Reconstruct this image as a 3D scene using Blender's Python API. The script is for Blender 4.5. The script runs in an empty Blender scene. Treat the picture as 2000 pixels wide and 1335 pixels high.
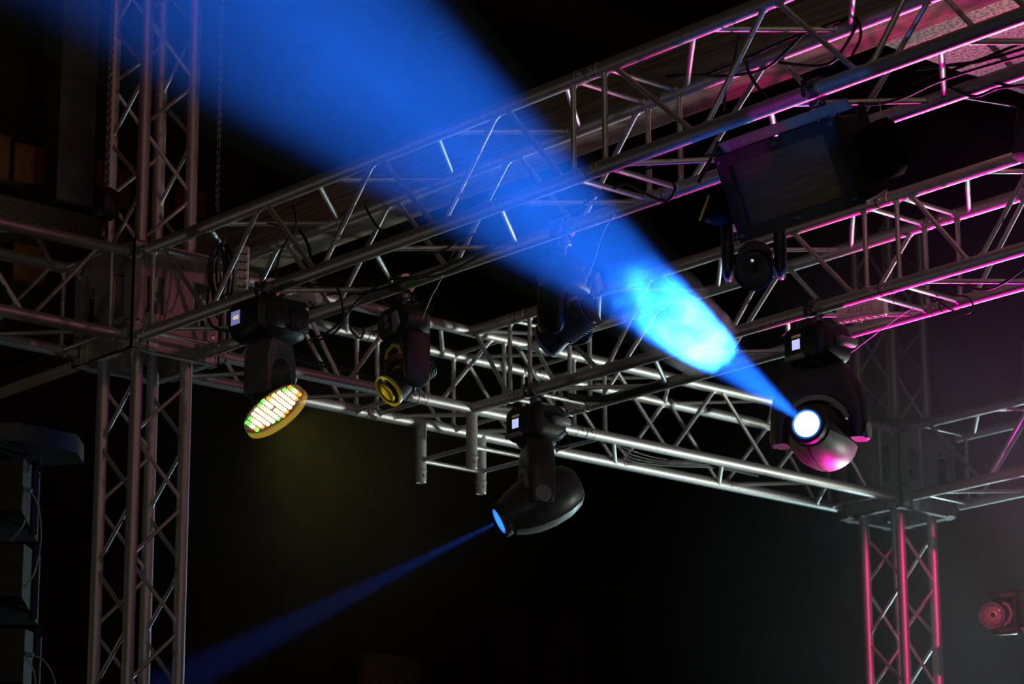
import bpy, math, random
from mathutils import Vector as V, Matrix, Quaternion
random.seed(7)
PI = math.pi
S = bpy.context.scene
COL = S.collection
H = 5.0                                   # height of the truss grid above the floor
# camera solved from the straight tubes of the grid (axes: x along the front truss, y along the rear truss, z up)
RC = ((0.6577060, 0.7532664, -0.0035383), (-0.2041722, 0.1737454, -0.9633931), (-0.7250769, 0.6343519, 0.2680694))
OC = V((9.74072, -6.53518, -3.36602))
FP = 5776.72
DY = 1.7735                               # second truss
TY = 4.572                                # far tower


def at(px, py, x=None, y=None, z=None, d=None):
    r = V([sum(RC[k][i] * c for k, c in enumerate(((px - 1000) / FP, (py - 667.5) / FP, 1.0))) for i in range(3)])
    if d is not None: s = d
    elif x is not None: s = (x - OC.x) / r.x
    elif y is not None: s = (y - OC.y) / r.y
    else: s = (z - OC.z) / r.z
    return OC + r * s


def cam2world(v):
    return V([sum(RC[k][i] * v[k] for k in range(3)) for i in range(3)]).normalized()


# ------------------------------------------------------------------ materials
def nodes(name):
    m = bpy.data.materials.new(name); m.use_nodes = True
    nt = m.node_tree
    return m, nt, nt.nodes['Principled BSDF']


def mat(name, col, metal=0.0, rough=0.5, ns=12.0, amt=0.25, bump=0.0, stretch=(1, 1, 1), spec=0.5, col2=None, rvar=0.12):
    m, nt, b = nodes(name)
    tc = nt.nodes.new('ShaderNodeTexCoord'); mp = nt.nodes.new('ShaderNodeMapping')
    mp.inputs['Scale'].default_value = stretch
    nt.links.new(tc.outputs['Object'], mp.inputs['Vector'])
    n = nt.nodes.new('ShaderNodeTexNoise'); n.inputs['Scale'].default_value = ns; n.inputs['Detail'].default_value = 6
    nt.links.new(mp.outputs['Vector'], n.inputs['Vector'])
    r = nt.nodes.new('ShaderNodeValToRGB')
    c2 = col2 if col2 else tuple(c * (1 - amt) for c in col)
    r.color_ramp.elements[0].position = 0.35; r.color_ramp.elements[1].position = 0.65
    r.color_ramp.elements[0].color = (*c2, 1); r.color_ramp.elements[1].color = (*col, 1)
    nt.links.new(n.outputs['Fac'], r.inputs['Fac']); nt.links.new(r.outputs['Color'], b.inputs['Base Color'])
    b.inputs['Metallic'].default_value = metal
    b.inputs['Specular IOR Level'].default_value = spec
    mr = nt.nodes.new('ShaderNodeMapRange')
    mr.inputs['To Min'].default_value = max(0.03, rough - rvar); mr.inputs['To Max'].default_value = min(1, rough + rvar)
    nt.links.new(n.outputs['Fac'], mr.inputs['Value']); nt.links.new(mr.outputs['Result'], b.inputs['Roughness'])
    if bump:
        bp = nt.nodes.new('ShaderNodeBump'); bp.inputs['Strength'].default_value = bump; bp.inputs['Distance'].default_value = 0.004
        nt.links.new(n.outputs['Fac'], bp.inputs['Height']); nt.links.new(bp.outputs['Normal'], b.inputs['Normal'])
    return m


def glow(name, col, strength, base=(0.02, 0.02, 0.02)):
    m, nt, b = nodes(name)
    b.inputs['Base Color'].default_value = (*base, 1); b.inputs['Roughness'].default_value = 0.3
    b.inputs['Emission Color'].default_value = (*col, 1); b.inputs['Emission Strength'].default_value = strength
    return m


def glass(name, col, rough=0.05):
    """thin pane or lens: tinted see-through with a glossy surface"""
    m, nt, b = nodes(name)
    out = nt.nodes['Material Output']; nt.nodes.remove(b)
    tr = nt.nodes.new('ShaderNodeBsdfTransparent'); tr.inputs['Color'].default_value = (*col, 1)
    gl = nt.nodes.new('ShaderNodeBsdfGlossy'); gl.inputs['Roughness'].default_value = rough
    fr = nt.nodes.new('ShaderNodeFresnel'); fr.inputs['IOR'].default_value = 1.5
    mx = nt.nodes.new('ShaderNodeMixShader')
    nt.links.new(fr.outputs['Fac'], mx.inputs['Fac']); nt.links.new(tr.outputs['BSDF'], mx.inputs[1]); nt.links.new(gl.outputs['BSDF'], mx.inputs[2])
    nt.links.new(mx.outputs['Shader'], out.inputs['Surface'])
    return m


ALU = mat('scuffed_aluminium', (0.62, 0.60, 0.58), 0.85, 0.50, 70, 0.16, 0.03, rvar=0.04)
PLATE = mat('mill_finish_plate', (0.46, 0.43, 0.41), 0.6, 0.48, 45, 0.2, 0.04, rvar=0.05)
ZINC = mat('zinc_bolt', (0.75, 0.75, 0.75), 1.0, 0.25, 40, 0.2)
BLK = mat('black_plastic', (0.010, 0.010, 0.011), 0.0, 0.5, 30, 0.3, 0.02)
MATTE = mat('matte_black', (0.006, 0.006, 0.006), 0.0, 0.9, 60, 0.3, spec=0.05)
BLK2 = mat('black_powder_coat', (0.022, 0.022, 0.024), 0.1, 0.5, 160, 0.35, 0.15)
BLK3 = mat('dark_grey_plastic', (0.040, 0.040, 0.043), 0.0, 0.42, 25, 0.2, 0.02)
YOKEG = mat('mid_grey_plastic', (0.11, 0.11, 0.112), 0.0, 0.45, 25, 0.2, 0.02)
GREY = mat('charcoal_plastic', (0.07, 0.073, 0.078), 0.0, 0.4, 25, 0.2, 0.02)
GREY2 = mat('grey_plastic', (0.27, 0.28, 0.285), 0.0, 0.42, 25, 0.15, 0.02)
CAB = mat('cable_rubber', (0.010, 0.010, 0.011), 0.0, 0.38, 30, 0.2)
WIRE = mat('steel_safety_wire', (0.45, 0.45, 0.45), 0.9, 0.35, 90, 0.4)
CHAIN = mat('chain_steel', (0.30, 0.30, 0.31), 0.95, 0.4, 60, 0.4)
CLAMP = mat('clamp_steel', (0.30, 0.29, 0.29), 0.9, 0.38, 30, 0.4)
WHITE = mat('white_plastic', (0.66, 0.60, 0.54), 0.0, 0.45, 20, 0.12)
DARKHOLE = mat('socket_dark', (0.03, 0.025, 0.022), 0.0, 0.6, 20, 0.2)
INK = mat('marker_ink', (0.03, 0.025, 0.03), 0.0, 0.6, 20, 0.2)
TAPE = mat('purple_tape', (0.11, 0.05, 0.25), 0.0, 0.45, 20, 0.2)
GTAPE = mat('green_tape', (0.10, 0.42, 0.05), 0.0, 0.5, 20, 0.2)
TEAL = mat('teal_connector', (0.03, 0.30, 0.38), 0.0, 0.4, 20, 0.2)
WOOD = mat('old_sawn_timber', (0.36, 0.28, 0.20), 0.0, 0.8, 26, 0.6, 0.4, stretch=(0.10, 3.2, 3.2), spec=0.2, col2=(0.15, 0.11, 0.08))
DWOOD = mat('dark_roof_wood', (0.10, 0.062, 0.042), 0.0, 0.85, 10, 0.5, 0.4, stretch=(0.6, 5, 5), spec=0.2)
DWOOD2 = mat('shaded_roof_plank', (0.035, 0.024, 0.018), 0.0, 0.85, 14, 0.5, 0.3, stretch=(0.6, 5, 5), spec=0.1)  # roof wood colour darkened to stand for shade above the beam
WOOD2 = mat('dim_sawn_timber', (0.15, 0.10, 0.06), 0.0, 0.8, 26, 0.6, 0.4, stretch=(0.10, 3.2, 3.2), spec=0.15, col2=(0.07, 0.045, 0.03))  # sawn timber copy, darkened in colour to stand for dim light
OWOOD2 = mat('brown_board', (0.30, 0.17, 0.09), 0.0, 0.8, 8, 0.35, 0.2, stretch=(4, 4, 0.7), spec=0.2)
OWOOD = mat('ochre_board', (0.22, 0.09, 0.03), 0.0, 0.8, 8, 0.35, 0.2, stretch=(4, 4, 0.7), spec=0.2)
CONC = mat('rough_concrete', (0.52, 0.48, 0.44), 0.0, 0.9, 75, 0.8, 0.9, spec=0.15, col2=(0.10, 0.09, 0.085))
WALLM = mat('wall_plaster', (0.045, 0.034, 0.028), 0.0, 0.9, 3, 0.4, 0.2, spec=0.1)
FLOORM = mat('stage_floor_black', (0.03, 0.03, 0.03), 0.0, 0.7, 6, 0.3)
DRAPE = mat('dark_red_drape', (0.045, 0.017, 0.014), 0.0, 0.95, 14, 0.3, 0.1, spec=0.1)
CABBOX = mat('textured_speaker_paint', (0.045, 0.043, 0.043), 0.0, 0.7, 260, 0.5, 0.5, spec=0.3)
BUMPER = mat('painted_steel', (0.05, 0.054, 0.058), 0.3, 0.55, 60, 0.4, 0.2)
REFLY = mat('satin_reflector', (0.80, 0.78, 0.70), 0.3, 0.35, 60, 0.2, rvar=0.05)
PINKGL = glass('pink_tinted_glass', (0.95, 0.50, 0.60))
YELGL = glass('yellow_dichroic_glass', (0.95, 0.90, 0.06))
CLEAR = glass('clear_lens_glass', (0.85, 0.9, 0.95), 0.04)
REFL = mat('faceted_reflector', (0.75, 0.72, 0.68), 0.9, 0.34, 60, 0.2, rvar=0.05)
TUBEGL = mat('lamp_tube_yellow_glint', (0.85, 0.70, 0.28), 0.0, 0.3, 30, 0.1)  # yellow tint stands for light reflected in the tube
AMBGL = mat('amber_trim_and_glint', (0.58, 0.52, 0.02), 0.0, 0.3, 30, 0.1)  # amber parts; on the beam light it paints yellow light caught by edges


# ------------------------------------------------------------------ mesh builder
class MB:
    def __init__(s): s.v = []; s.f = []; s.sm = []

    def add(s, vs, fs, M=None, smooth=False):
        o = len(s.v)
        s.v += [(M @ V(v)) if M else V(v) for v in vs]
        s.f += [tuple(i + o for i in f) for f in fs]; s.sm += [smooth] * len(fs)
        return s

    def box(s, c, d, M=None, bev=0.0):
        c = V(c); x, y, z = (k / 2 for k in d)
        if bev <= 0:
            vs = [c + V((a * x, b * y, e * z)) for e in (-1, 1) for b in (-1, 1) for a in (-1, 1)]
            fs = [(0, 2, 3, 1), (4, 5, 7, 6), (0, 1, 5, 4), (2, 6, 7, 3), (0, 4, 6, 2), (1, 3, 7, 5)]
            return s.add(vs, fs, M)
        b = bev
        rings = []
        for zz, k in ((-z, b), (-z + b, 0), (z - b, 0), (z, b)):
            X, Y = x - k, y - k; q = b * 0.8
            rings.append([c + V(p) for p in ((X - q, -Y, zz), (X, -Y + q, zz), (X, Y - q, zz), (X - q, Y, zz), (-X + q, Y, zz), (-X, Y - q, zz), (-X, -Y + q, zz), (-X + q, -Y, zz))])
        return s.loft(rings, M, smooth=False)

    def loft(s, rings, M=None, smooth=True, cap=True, closed=False):
        n = len(rings[0]); vs = [p for r in rings for p in r]; fs = []
        m = len(rings)
        for i in range(m if closed else m - 1):
            j = (i + 1) % m
            for k in range(n):
                fs.append((i * n + k, i * n + (k + 1) % n, j * n + (k + 1) % n, j * n + k))
        o = len(s.v)
        s.add(vs, fs, M, smooth)
        if cap and not closed:
            s.f += [tuple(o + k for k in reversed(range(n))), tuple(o + (m - 1) * n + k for k in range(n))]; s.sm += [False, False]
        return s

    def path(s, pts, rad, n=10, M=None, cap=True, closed=False):
        pts = [V(p) for p in pts]; m = len(pts)
        rad = rad if isinstance(rad, (list, tuple)) else [rad] * m
        rings = []; prev = None
        for i, p in enumerate(pts):
            if closed: t = pts[(i + 1) % m] - pts[i - 1]
            else: t = (pts[min(i + 1, m - 1)] - pts[max(i - 1, 0)])
            t.normalize()
            if prev is None:
                a = V((0, 0, 1)) if abs(t.z) < 0.9 else V((1, 0, 0))
                u = t.cross(a).normalized()
            else:
                u = (prev - t * prev.dot(t)).normalized()
            w = t.cross(u); prev = u
            rings.append([p + u * math.cos(2 * PI * k / n) * rad[i] + w * math.sin(2 * PI * k / n) * rad[i] for k in range(n)])
        return s.loft(rings, M, True, cap, closed)

    def tube(s, a, b, r, n=16, M=None): return s.path([a, b], r, n, M)

    def lathe(s, prof, o, ax, n=28, M=None, cap=True, smooth=True):
        """prof: (t, r) along axis ax from o"""
        ax = V(ax).normalized(); o = V(o)
        a = V((0, 0, 1)) if abs(ax.z) < 0.9 else V((1, 0, 0))
        u = ax.cross(a).normalized(); w = ax.cross(u)
        rings = [[o + ax * t + (u * math.cos(2 * PI * k / n) + w * math.sin(2 * PI * k / n)) * max(r, 1e-4) for k in range(n)] for t, r in prof]
        return s.loft(rings, M, smooth, cap)

    def prism(s, poly, d, o=(0, 0, 0), ex=(1, 0, 0), ey=(0, 1, 0), M=None):
        """2D outline extruded by vector d"""
        o = V(o); ex = V(ex); ey = V(ey); d = V(d); n = len(poly)
        A = [o + ex * x + ey * y for x, y in poly]; B = [p + d for p in A]
        return s.add(A + B, [tuple(reversed(range(n))), tuple(range(n, 2 * n))] + [(k, (k + 1) % n, n + (k + 1) % n, n + k) for k in range(n)], M)

    def sphere(s, c, r, n=12, M=None):
        c = V(c)
        return s.lathe([(-r * math.cos(PI * i / n), r * math.sin(PI * i / n)) for i in range(n + 1)], c, (0, 0, 1), 2 * n, M, False)

    def build(s, name, m, parent=None, org=None):
        org = V(org) if org is not None else V((0, 0, 0))
        me = bpy.data.meshes.new(name)
        me.from_pydata([tuple(v - org) for v in s.v], [], s.f)
        me.polygons.foreach_set('use_smooth', s.sm)
        me.materials.append(m); me.update()
        import bmesh
        b = bmesh.new(); b.from_mesh(me); bmesh.ops.recalc_face_normals(b, faces=b.faces); b.to_mesh(me); b.free()
        me.set_sharp_from_angle(angle=math.radians(48))
        o = bpy.data.objects.new(name, me); COL.objects.link(o)
        if parent: o.parent = parent
        return o


def up(p): return V(p) + V((0, 0, H))


class Thing:
    """an Empty at the thing's base; parts are authored in rig coordinates"""
    def __init__(s, name, label, cat, loc, group=None):
        s.o = bpy.data.objects.new(name, None); COL.objects.link(s.o); s.o.empty_display_size = 0.1
        s.L = V(loc); s.o.location = up(loc); s.o['label'] = label; s.o['category'] = cat
        if group: s.o['group'] = group

    def part(s, name, mb, m, parent=None, label=None):
        o = mb.build(name, m, parent or s.o, s.L)
        if label: o['label'] = label
        return o


def solo(name, label, cat, mb, m, loc, group=None, kind=None):
    o = mb.build(name, m, None, loc); o.location = up(loc)
    if label: o['label'] = label; o['category'] = cat
    if group: o['group'] = group
    if kind: o['kind'] = kind
    return o


def struct(name, mb, m): return solo(name, None, None, mb, m, (0, 0, 0), kind='structure')


# ------------------------------------------------------------------ trusses
RCH, RBR = 0.025, 0.0098


def brace_mb(a, b, rc=RCH, r=RBR):
    """brace with a weld bead where it meets each chord"""
    a = V(a); b = V(b); t = (b - a).normalized(); L = (b - a).length
    k = rc * 0.72
    return MB().path([a + t * q for q in (k, rc * 1.02, rc * 1.12, rc * 1.4, L - rc * 1.4, L - rc * 1.12, L - rc * 1.02, L - k)],
                     [r * 1.55, r * 1.5, r * 1.25, r, r, r * 1.25, r * 1.5, r * 1.55], 12)


def coupler_mb(p, e):
    """conical coupler: collar, groove and two pins at a chord end; e points outwards"""
    p = V(p); e = V(e)
    m = MB().lathe([(-0.055, 0.0252), (-0.054, 0.0268), (-0.046, 0.0268), (-0.045, 0.0245), (0.0, 0.0245), (0.0, 0.02)], p, e, 28, smooth=False)
    a = V((0, 0, 1)) if abs(e.z) < 0.5 else V((1, 0, 0)); w = e.cross(a)
    m.tube(p - e * 0.025 - w * 0.034, p - e * 0.025 + w * 0.034, 0.006, 10)
    return m


def truss(T, axis, u0, u1, cen, half, nodes_, perps, rc=RCH, rb=RBR, ends=(1, 1), phase=None, gap=0.016):
    """box truss: 4 chords, zigzag braces on 4 faces. corners named by (sign s, sign t).
    axis 0/1/2; s,t = the two other axes in order."""
    oth = [i for i in range(3) if i != axis]

    def pt(u, s, t):
        v = [0, 0, 0]; v[axis] = u; v[oth[0]] = cen[0] + s * half; v[oth[1]] = cen[1] + t * half
        return V(v)
    e = V([1 if i == axis else 0 for i in range(3)])
    for s in (-1, 1):
        for t in (-1, 1):
            T.part('chord', MB().path([pt(u0, s, t), pt(u1, s, t)], rc, 24), ALU)
            if ends[0]: T.part('coupler', coupler_mb(pt(u0 + 0.0, s, t), -e), ALU)
            if ends[1]: T.part('coupler', coupler_mb(pt(u1 - 0.0, s, t), e), ALU)
    faces = phase or (((-1, 1), (-1, -1)), ((1, 1), (-1, 1)), ((-1, -1), (1, -1)), ((1, -1), (1, 1)))
    for A, B in faces:
        c = (A, B)
        for i in range(len(nodes_) - 1):
            g = gap if i else 0.0
            T.part('brace', brace_mb(pt(nodes_[i] + gap, *c[i % 2]), pt(nodes_[i + 1] - gap, *c[(i + 1) % 2]), rc, rb), ALU)
        for u in perps:
            T.part('brace', brace_mb(pt(u, *A), pt(u, *B), rc, rb), ALU)


HF = 0.175
tg = 'aluminium box trusses of the lighting grid'
T = Thing('box_truss', 'front aluminium box truss section bolted to the left corner block, display-lit wash light under it', 'truss', (0.25, 0, 0), tg)
truss(T, 0, 0.225, 2.868, (0, 0), HF, [0.335, 0.685, 1.03, 1.385, 1.73, 2.085, 2.425, 2.765], [0.297, 2.79])
T = Thing('box_truss', 'front aluminium box truss section running out at the upper right, strobe hung under it', 'truss', (2.87, 0, 0), tg)
truss(T, 0, 2.872, 5.7, (0, 0), HF, [2.965, 3.39, 3.72, 4.10, 4.42, 4.76, 5.10, 5.45], [2.945, 5.6])
# second truss
T = Thing('box_truss', 'magenta-lit box truss behind the front one, from the T junction to the big moving heads', 'truss', (0.5, DY, 0), tg)
truss(T, 0, 0.487, 2.575, (DY, 0), HF, [0.60, 1.02, 1.34, 1.745, 2.095, 2.46], [0.56, 2.50])
T = Thing('box_truss', 'brightest magenta box truss section at the right edge, beyond the handwritten power strip', 'truss', (2.58, DY, 0), tg)
truss(T, 0, 2.58, 5.4, (DY, 0), HF, [2.71, 3.03, 3.37, 3.72, 4.07, 4.42, 4.77, 5.1], [2.665, 5.3])
# T junction piece
T = Thing('truss_junction', 'T shaped truss junction with four short open tube stubs pointing down', 'truss', (0, DY, 0))
truss(T, 1, 1.285, 2.262, (0, 0), HF, [1.40, 1.74], [1.345, 1.786, 2.205])
for A, B in (((-1, 1), (-1, -1)), ((1, 1), (1, -1)), ((-1, -1), (1, -1)), ((-1, 1), (1, 1))):
    a = V((A[0] * HF, 1.85, A[1] * HF)); b = V((B[0] * HF, 2.15, B[1] * HF)); T.part('brace', brace_mb(a, b), ALU)
for s in (-1, 1):
    for t in (-1, 1):
        a = V((HF, DY + s * HF, t * HF)); b = V((0.483, DY + s * HF, t * HF))
        T.part('chord', MB().path([a, b], RCH, 24), ALU); T.part('coupler', coupler_mb(b, (1, 0, 0)), ALU)
        x = s * HF; y = DY + t * HF
        T.part('stub', MB().path([(x, y, -HF), (x, y, -0.43)], RCH, 24), ALU)
        T.part('coupler', MB().lathe([(0, 0.0252), (0.004, 0.0272), (0.012, 0.0272), (0.014, 0.0245), (0.058, 0.0245), (0.062, 0.020), (0.03, 0.017)], (x, y, -0.385), (0, 0, -1), 20).tube((x - 0.03, y, -0.42), (x + 0.03, y, -0.42), 0.006, 8), ALU)
    T.part('brace', brace_mb((HF + 0.02, DY + s * HF, HF), (0.425, DY + s * HF, -HF)), ALU)
    T.part('brace', brace_mb((0.43, DY + s * HF, HF), (0.43, DY + s * HF, -HF)), ALU)
    T.part('brace', brace_mb((0.43, DY - HF, s * HF), (0.43, DY + HF, s * HF)), ALU)
    T.part('brace', brace_mb((HF + 0.03, DY - HF, s * HF), (0.40, DY + HF, s * HF)), ALU)
    T.part('brace', brace_mb((s * HF, DY - HF, -0.345), (s * HF, DY + HF, -0.345)), ALU)
    T.part('brace', brace_mb((-HF, DY + s * HF, -0.345), (HF, DY + s * HF, -0.345)), ALU)
# rear truss
T = Thing('box_truss', 'rear aluminium box truss between the left corner block and the T junction', 'truss', (0, 0.3, 0), tg)
nearph = (((1, -1), (1, 1)), ((-1, 1), (-1, -1)), ((1, 1), (-1, 1)), ((-1, -1), (1, -1)))
truss(T, 1, 0.225, 1.28, (0, 0), HF, [0.33, 0.62, 0.89, 1.185], [0.297, 1.23], phase=nearph)
T = Thing('box_truss', 'rear white-lit box truss from the T junction back to the far right tower', 'truss', (0, 2.3, 0), tg)
farph = (((1, 1), (1, -1)), ((-1, 1), (-1, -1)), ((1, -1), (-1, -1)), ((-1, 1), (1, 1)))
truss(T, 1, 2.268, 4.37, (0, 0), HF, [2.43, 2.80, 3.13, 3.49, 3.85, 4.18], [2.395, 4.26], phase=farph)
T = Thing('box_truss', 'dim box truss running from the corner block out past the left edge', 'truss', (0, -0.3, 0), tg)
truss(T, 1, -2.6, -0.225, (0, 0), HF, [-2.35, -2.0, -1.68, -1.34, -1.0, -0.67, -0.335], [-0.292, -2.5], phase=farph, gap=0.014)
T = Thing('box_truss', 'hazy box truss running right from the far right tower', 'truss', (0.3, TY, 0), tg)
truss(T, 0, 0.26, 3.2, (TY, 0), HF, [0.36, 0.72, 1.06, 1.41, 1.76, 2.1, 2.45, 2.8], [0.32, 3.1])


# towers
def tower(label, y, zlo, zhi, znodes):
    T = Thing('truss_tower', label, 'truss tower', (0, y, zlo))
    r = 0.0085
    for sx in (-1, 1):
        for sy in (-1, 1):
            T.part('leg', MB().path([(sx * 0.12, y + sy * 0.12, zlo), (sx * 0.12, y + sy * 0.12, zhi)], 0.025, 24), ALU)
    faces = (((1, -1), (1, 1)), ((-1, -1), (1, -1)), ((1, 1), (-1, 1)), ((-1, 1), (-1, -1)))
    for A, B in faces:
        c = (A, B)
        for i in range(len(znodes) - 1):
            za, zb = znodes[i], znodes[i + 1]
            if abs(zb - za) > 0.4: continue
            a = V((c[i % 2][0] * .12, y + c[i % 2][1] * .12, za + 0.012 * (1 if zb > za else -1)))
            b = V((c[(i + 1) % 2][0] * .12, y + c[(i + 1) % 2][1] * .12, zb - 0.012 * (1 if zb > za else -1)))
            T.part('brace', brace_mb(a, b, 0.025, r), ALU)
    return T


tower('left aluminium lattice tower of four tubes passing up through the corner block', 0, -2.2, 2.2,
      [-0.30 - 0.252 * k for k in range(8)][::-1] + [0.245 + 0.25 * k for k in range(8)])
tower('far right lattice tower with pink-lit legs standing in the haze', TY, -2.0, 1.33,
      [-0.30 - 0.27 * k for k in range(7)][::-1] + [0.245 + 0.27 * k for k in range(5)])
# lower shafts (kept simple below the frame) reach the floor on steel bases
for y, zt, lb in ((0, -2.2, 'steel base plinth carrying the left tower'), (TY, -2.0, 'steel base plinth carrying the far right tower')):
    m = MB().box((0, y, -H + 0.04), (0.6, 0.6, 0.08))
    for sx in (-1, 1):
        for sy in (-1, 1): m.tube((sx * .12, y + sy * .12, -H + 0.08), (sx * .12, y + sy * .12, zt), 0.025, 12)
    solo('tower_base', lb, 'tower base', m, ALU, (0, y, -H))


def sleeve(label, y):
    T = Thing('corner_block', label, 'truss corner block', (0, y, -0.23))
    h = 0.215; zt, zb = 0.225, -0.228; th = 0.008

    def face(o, e, nrm):
        """plate with slots: o = face centre, e = horizontal axis along the plate"""
        o = V(o); e = V(e); nrm = V(nrm)
        m = MB()

        def rect(a0, a1, z0, z1):
            m.prism([(a0, z0), (a1, z0), (a1, z1), (a0, z1)], -nrm * th, o, e, (0, 0, 1))
        rect(-h, -0.146, zb, zt); rect(0.155, h, zb, zt)
        rect(-0.146, 0.155, 0.10, zt - 0.02); rect(-0.146, 0.155, zb, -0.085)
        rect(-0.062, 0.075, -0.085, 0.10)
        rect(-0.146, -0.062, 0.085, 0.10); rect(-0.146, -0.062, -0.085, -0.07)
        p = T.part('side_plate', m, PLATE)
        for a in (-0.185, 0.185):
            for z in (0.155, -0.115, -0.195):
                q = o + e * a + V((0, 0, z))
                T.part('bolt', MB().lathe([(0, 0.013), (0.007, 0.013), (0.008, 0.007), (0.016, 0.007)], q, nrm, 6, smooth=False), ZINC, p)
        for a in (-0.115, 0.16):
            q = o + e * a + V((0, 0, -0.185))
            T.part('half_coupler', MB().box(q + nrm * 0.006, (abs(e.x) * .045 + abs(nrm.x) * .012, abs(e.y) * .045 + abs(nrm.y) * .012, 0.085)), ALU, p)
    face((h, y, 0), (0, 1, 0), (1, 0, 0)); face((-h, y, 0), (0, 1, 0), (-1, 0, 0))
    face((0, y + h, 0), (1, 0, 0), (0, 1, 0)); face((0, y - h, 0), (1, 0, 0), (0, -1, 0))
    for z in (zt - 0.004, zb + 0.004):
        fr = MB()
        for s in (-1, 1):
            fr.box((s * (h - 0.02), y, z), (0.04, 2 * h, 0.008)); fr.box((0, y + s * (h - 0.02), z), (2 * h - 0.08, 0.04, 0.008))
        T.part('flange', fr, PLATE)
    for sx in (-1, 1):
        for sy in (-1, 1):
            for z in (0.19, -0.19):
                T.part('guide_roller', MB().tube((sx * 0.16, y + sy * 0.095, z), (sx * 0.16, y + sy * 0.145, z), 0.018, 14), BLK)


sleeve('slotted aluminium plate corner block where the left tower meets three trusses', 0)
sleeve('dim corner block in the haze where the far right tower meets two trusses', TY)


# ------------------------------------------------------------------ fixtures
def clamp(T, c, ax, drop, r=0.025, m=None):
    """hook clamp round a chord at c (axis ax) with a stem down to c.z-drop"""
    c = V(c); ax = V(ax); w = ax.cross(V((0, 0, 1))).normalized(); Z = V((0, 0, 1))
    mb = MB(); n = 15
    R0, R1 = r + 0.0008, r + 0.013
    prof = []
    angs = [math.radians(-150 + 300 * i / (n - 1)) for i in range(n)]
    out = [(R1 * math.sin(a), R1 * math.cos(a)) for a in angs]; inn = [(R0 * math.sin(a), R0 * math.cos(a)) for a in reversed(angs)]
    # quads strip so the ring stays clean
    vs = []
    for a in angs:
        for rr in (R0, R1):
            for d in (-0.019, 0.019):
                vs.append(c + w * rr * math.sin(a) + Z * rr * math.cos(a) + ax * d)
    fs = []
    for i in range(n - 1):
        b = i * 4; e = b + 4
        fs += [(b + 2, b + 3, e + 3, e + 2), (b, e, e + 1, b + 1), (b, b + 2, e + 2, e), (b + 1, e + 1, e + 3, b + 3)]
    fs += [(0, 1, 3, 2), (len(vs) - 4, len(vs) - 2, len(vs) - 1, len(vs) - 3)]
    mb.add(vs, fs)
    mb.tube(c + w * (R1 - 0.006) - Z * 0.012, c + w * (R1 + 0.032) - Z * 0.012, 0.006, 8)
    hk = T.part('clamp', mb, m or CLAMP)
    k = MB().box(c + Z * (-R1 - 0.012), (0.04, 0.04, 0.028), bev=0.004)
    k.tube(c + Z * (-R1 - 0.02), c + Z * (-drop), 0.0085, 10)
    T.part('clamp_stem', k, m or CLAMP, hk)
    wn = MB()
    for s in (-1, 1):
        wn.prism([(0, -0.006), (0.022, -0.010), (0.030, 0.0), (0.022, 0.010), (0, 0.006)], ax * 0.004, c + w * (R1 + 0.026) - Z * 0.012, Z * s, w)
    T.part('wing_nut', wn, BLK, hk)


def rrect(cx, cy, z, w, d, r, M=None, n=6):
    pts = []
    for (sx, sy), a0 in zip(((1, 1), (-1, 1), (-1, -1), (1, -1)), (0, 90, 180, 270)):
        for i in range(n):
            a = math.radians(a0 + 90 * i / (n - 1))
            pts.append(V((cx + sx * (w / 2 - r) + r * math.cos(a), cy + sy * (d / 2 - r) + r * math.sin(a), z)))
    return pts


_font = {}


def text_mb(txt, size, o, ex, ey, depth=0.0006):
    cu = bpy.data.curves.new('t', 'FONT'); cu.body = txt; cu.size = size; cu.align_x = 'CENTER'; cu.align_y = 'CENTER'; cu.extrude = depth
    ob = bpy.data.objects.new('t', cu); COL.objects.link(ob)
    dg = bpy.context.evaluated_depsgraph_get(); me = bpy.data.meshes.new_from_object(ob.evaluated_get(dg))
    o = V(o); ex = V(ex); ey = V(ey); ez = ex.cross(ey)
    vs = [o + ex * v.co.x + ey * v.co.y + ez * v.co.z for v in me.vertices]
    fs = [tuple(p.vertices) for p in me.polygons]
    bpy.data.objects.remove(ob); bpy.data.curves.remove(cu); bpy.data.meshes.remove(me)
    return MB().add(vs, fs)


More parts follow.
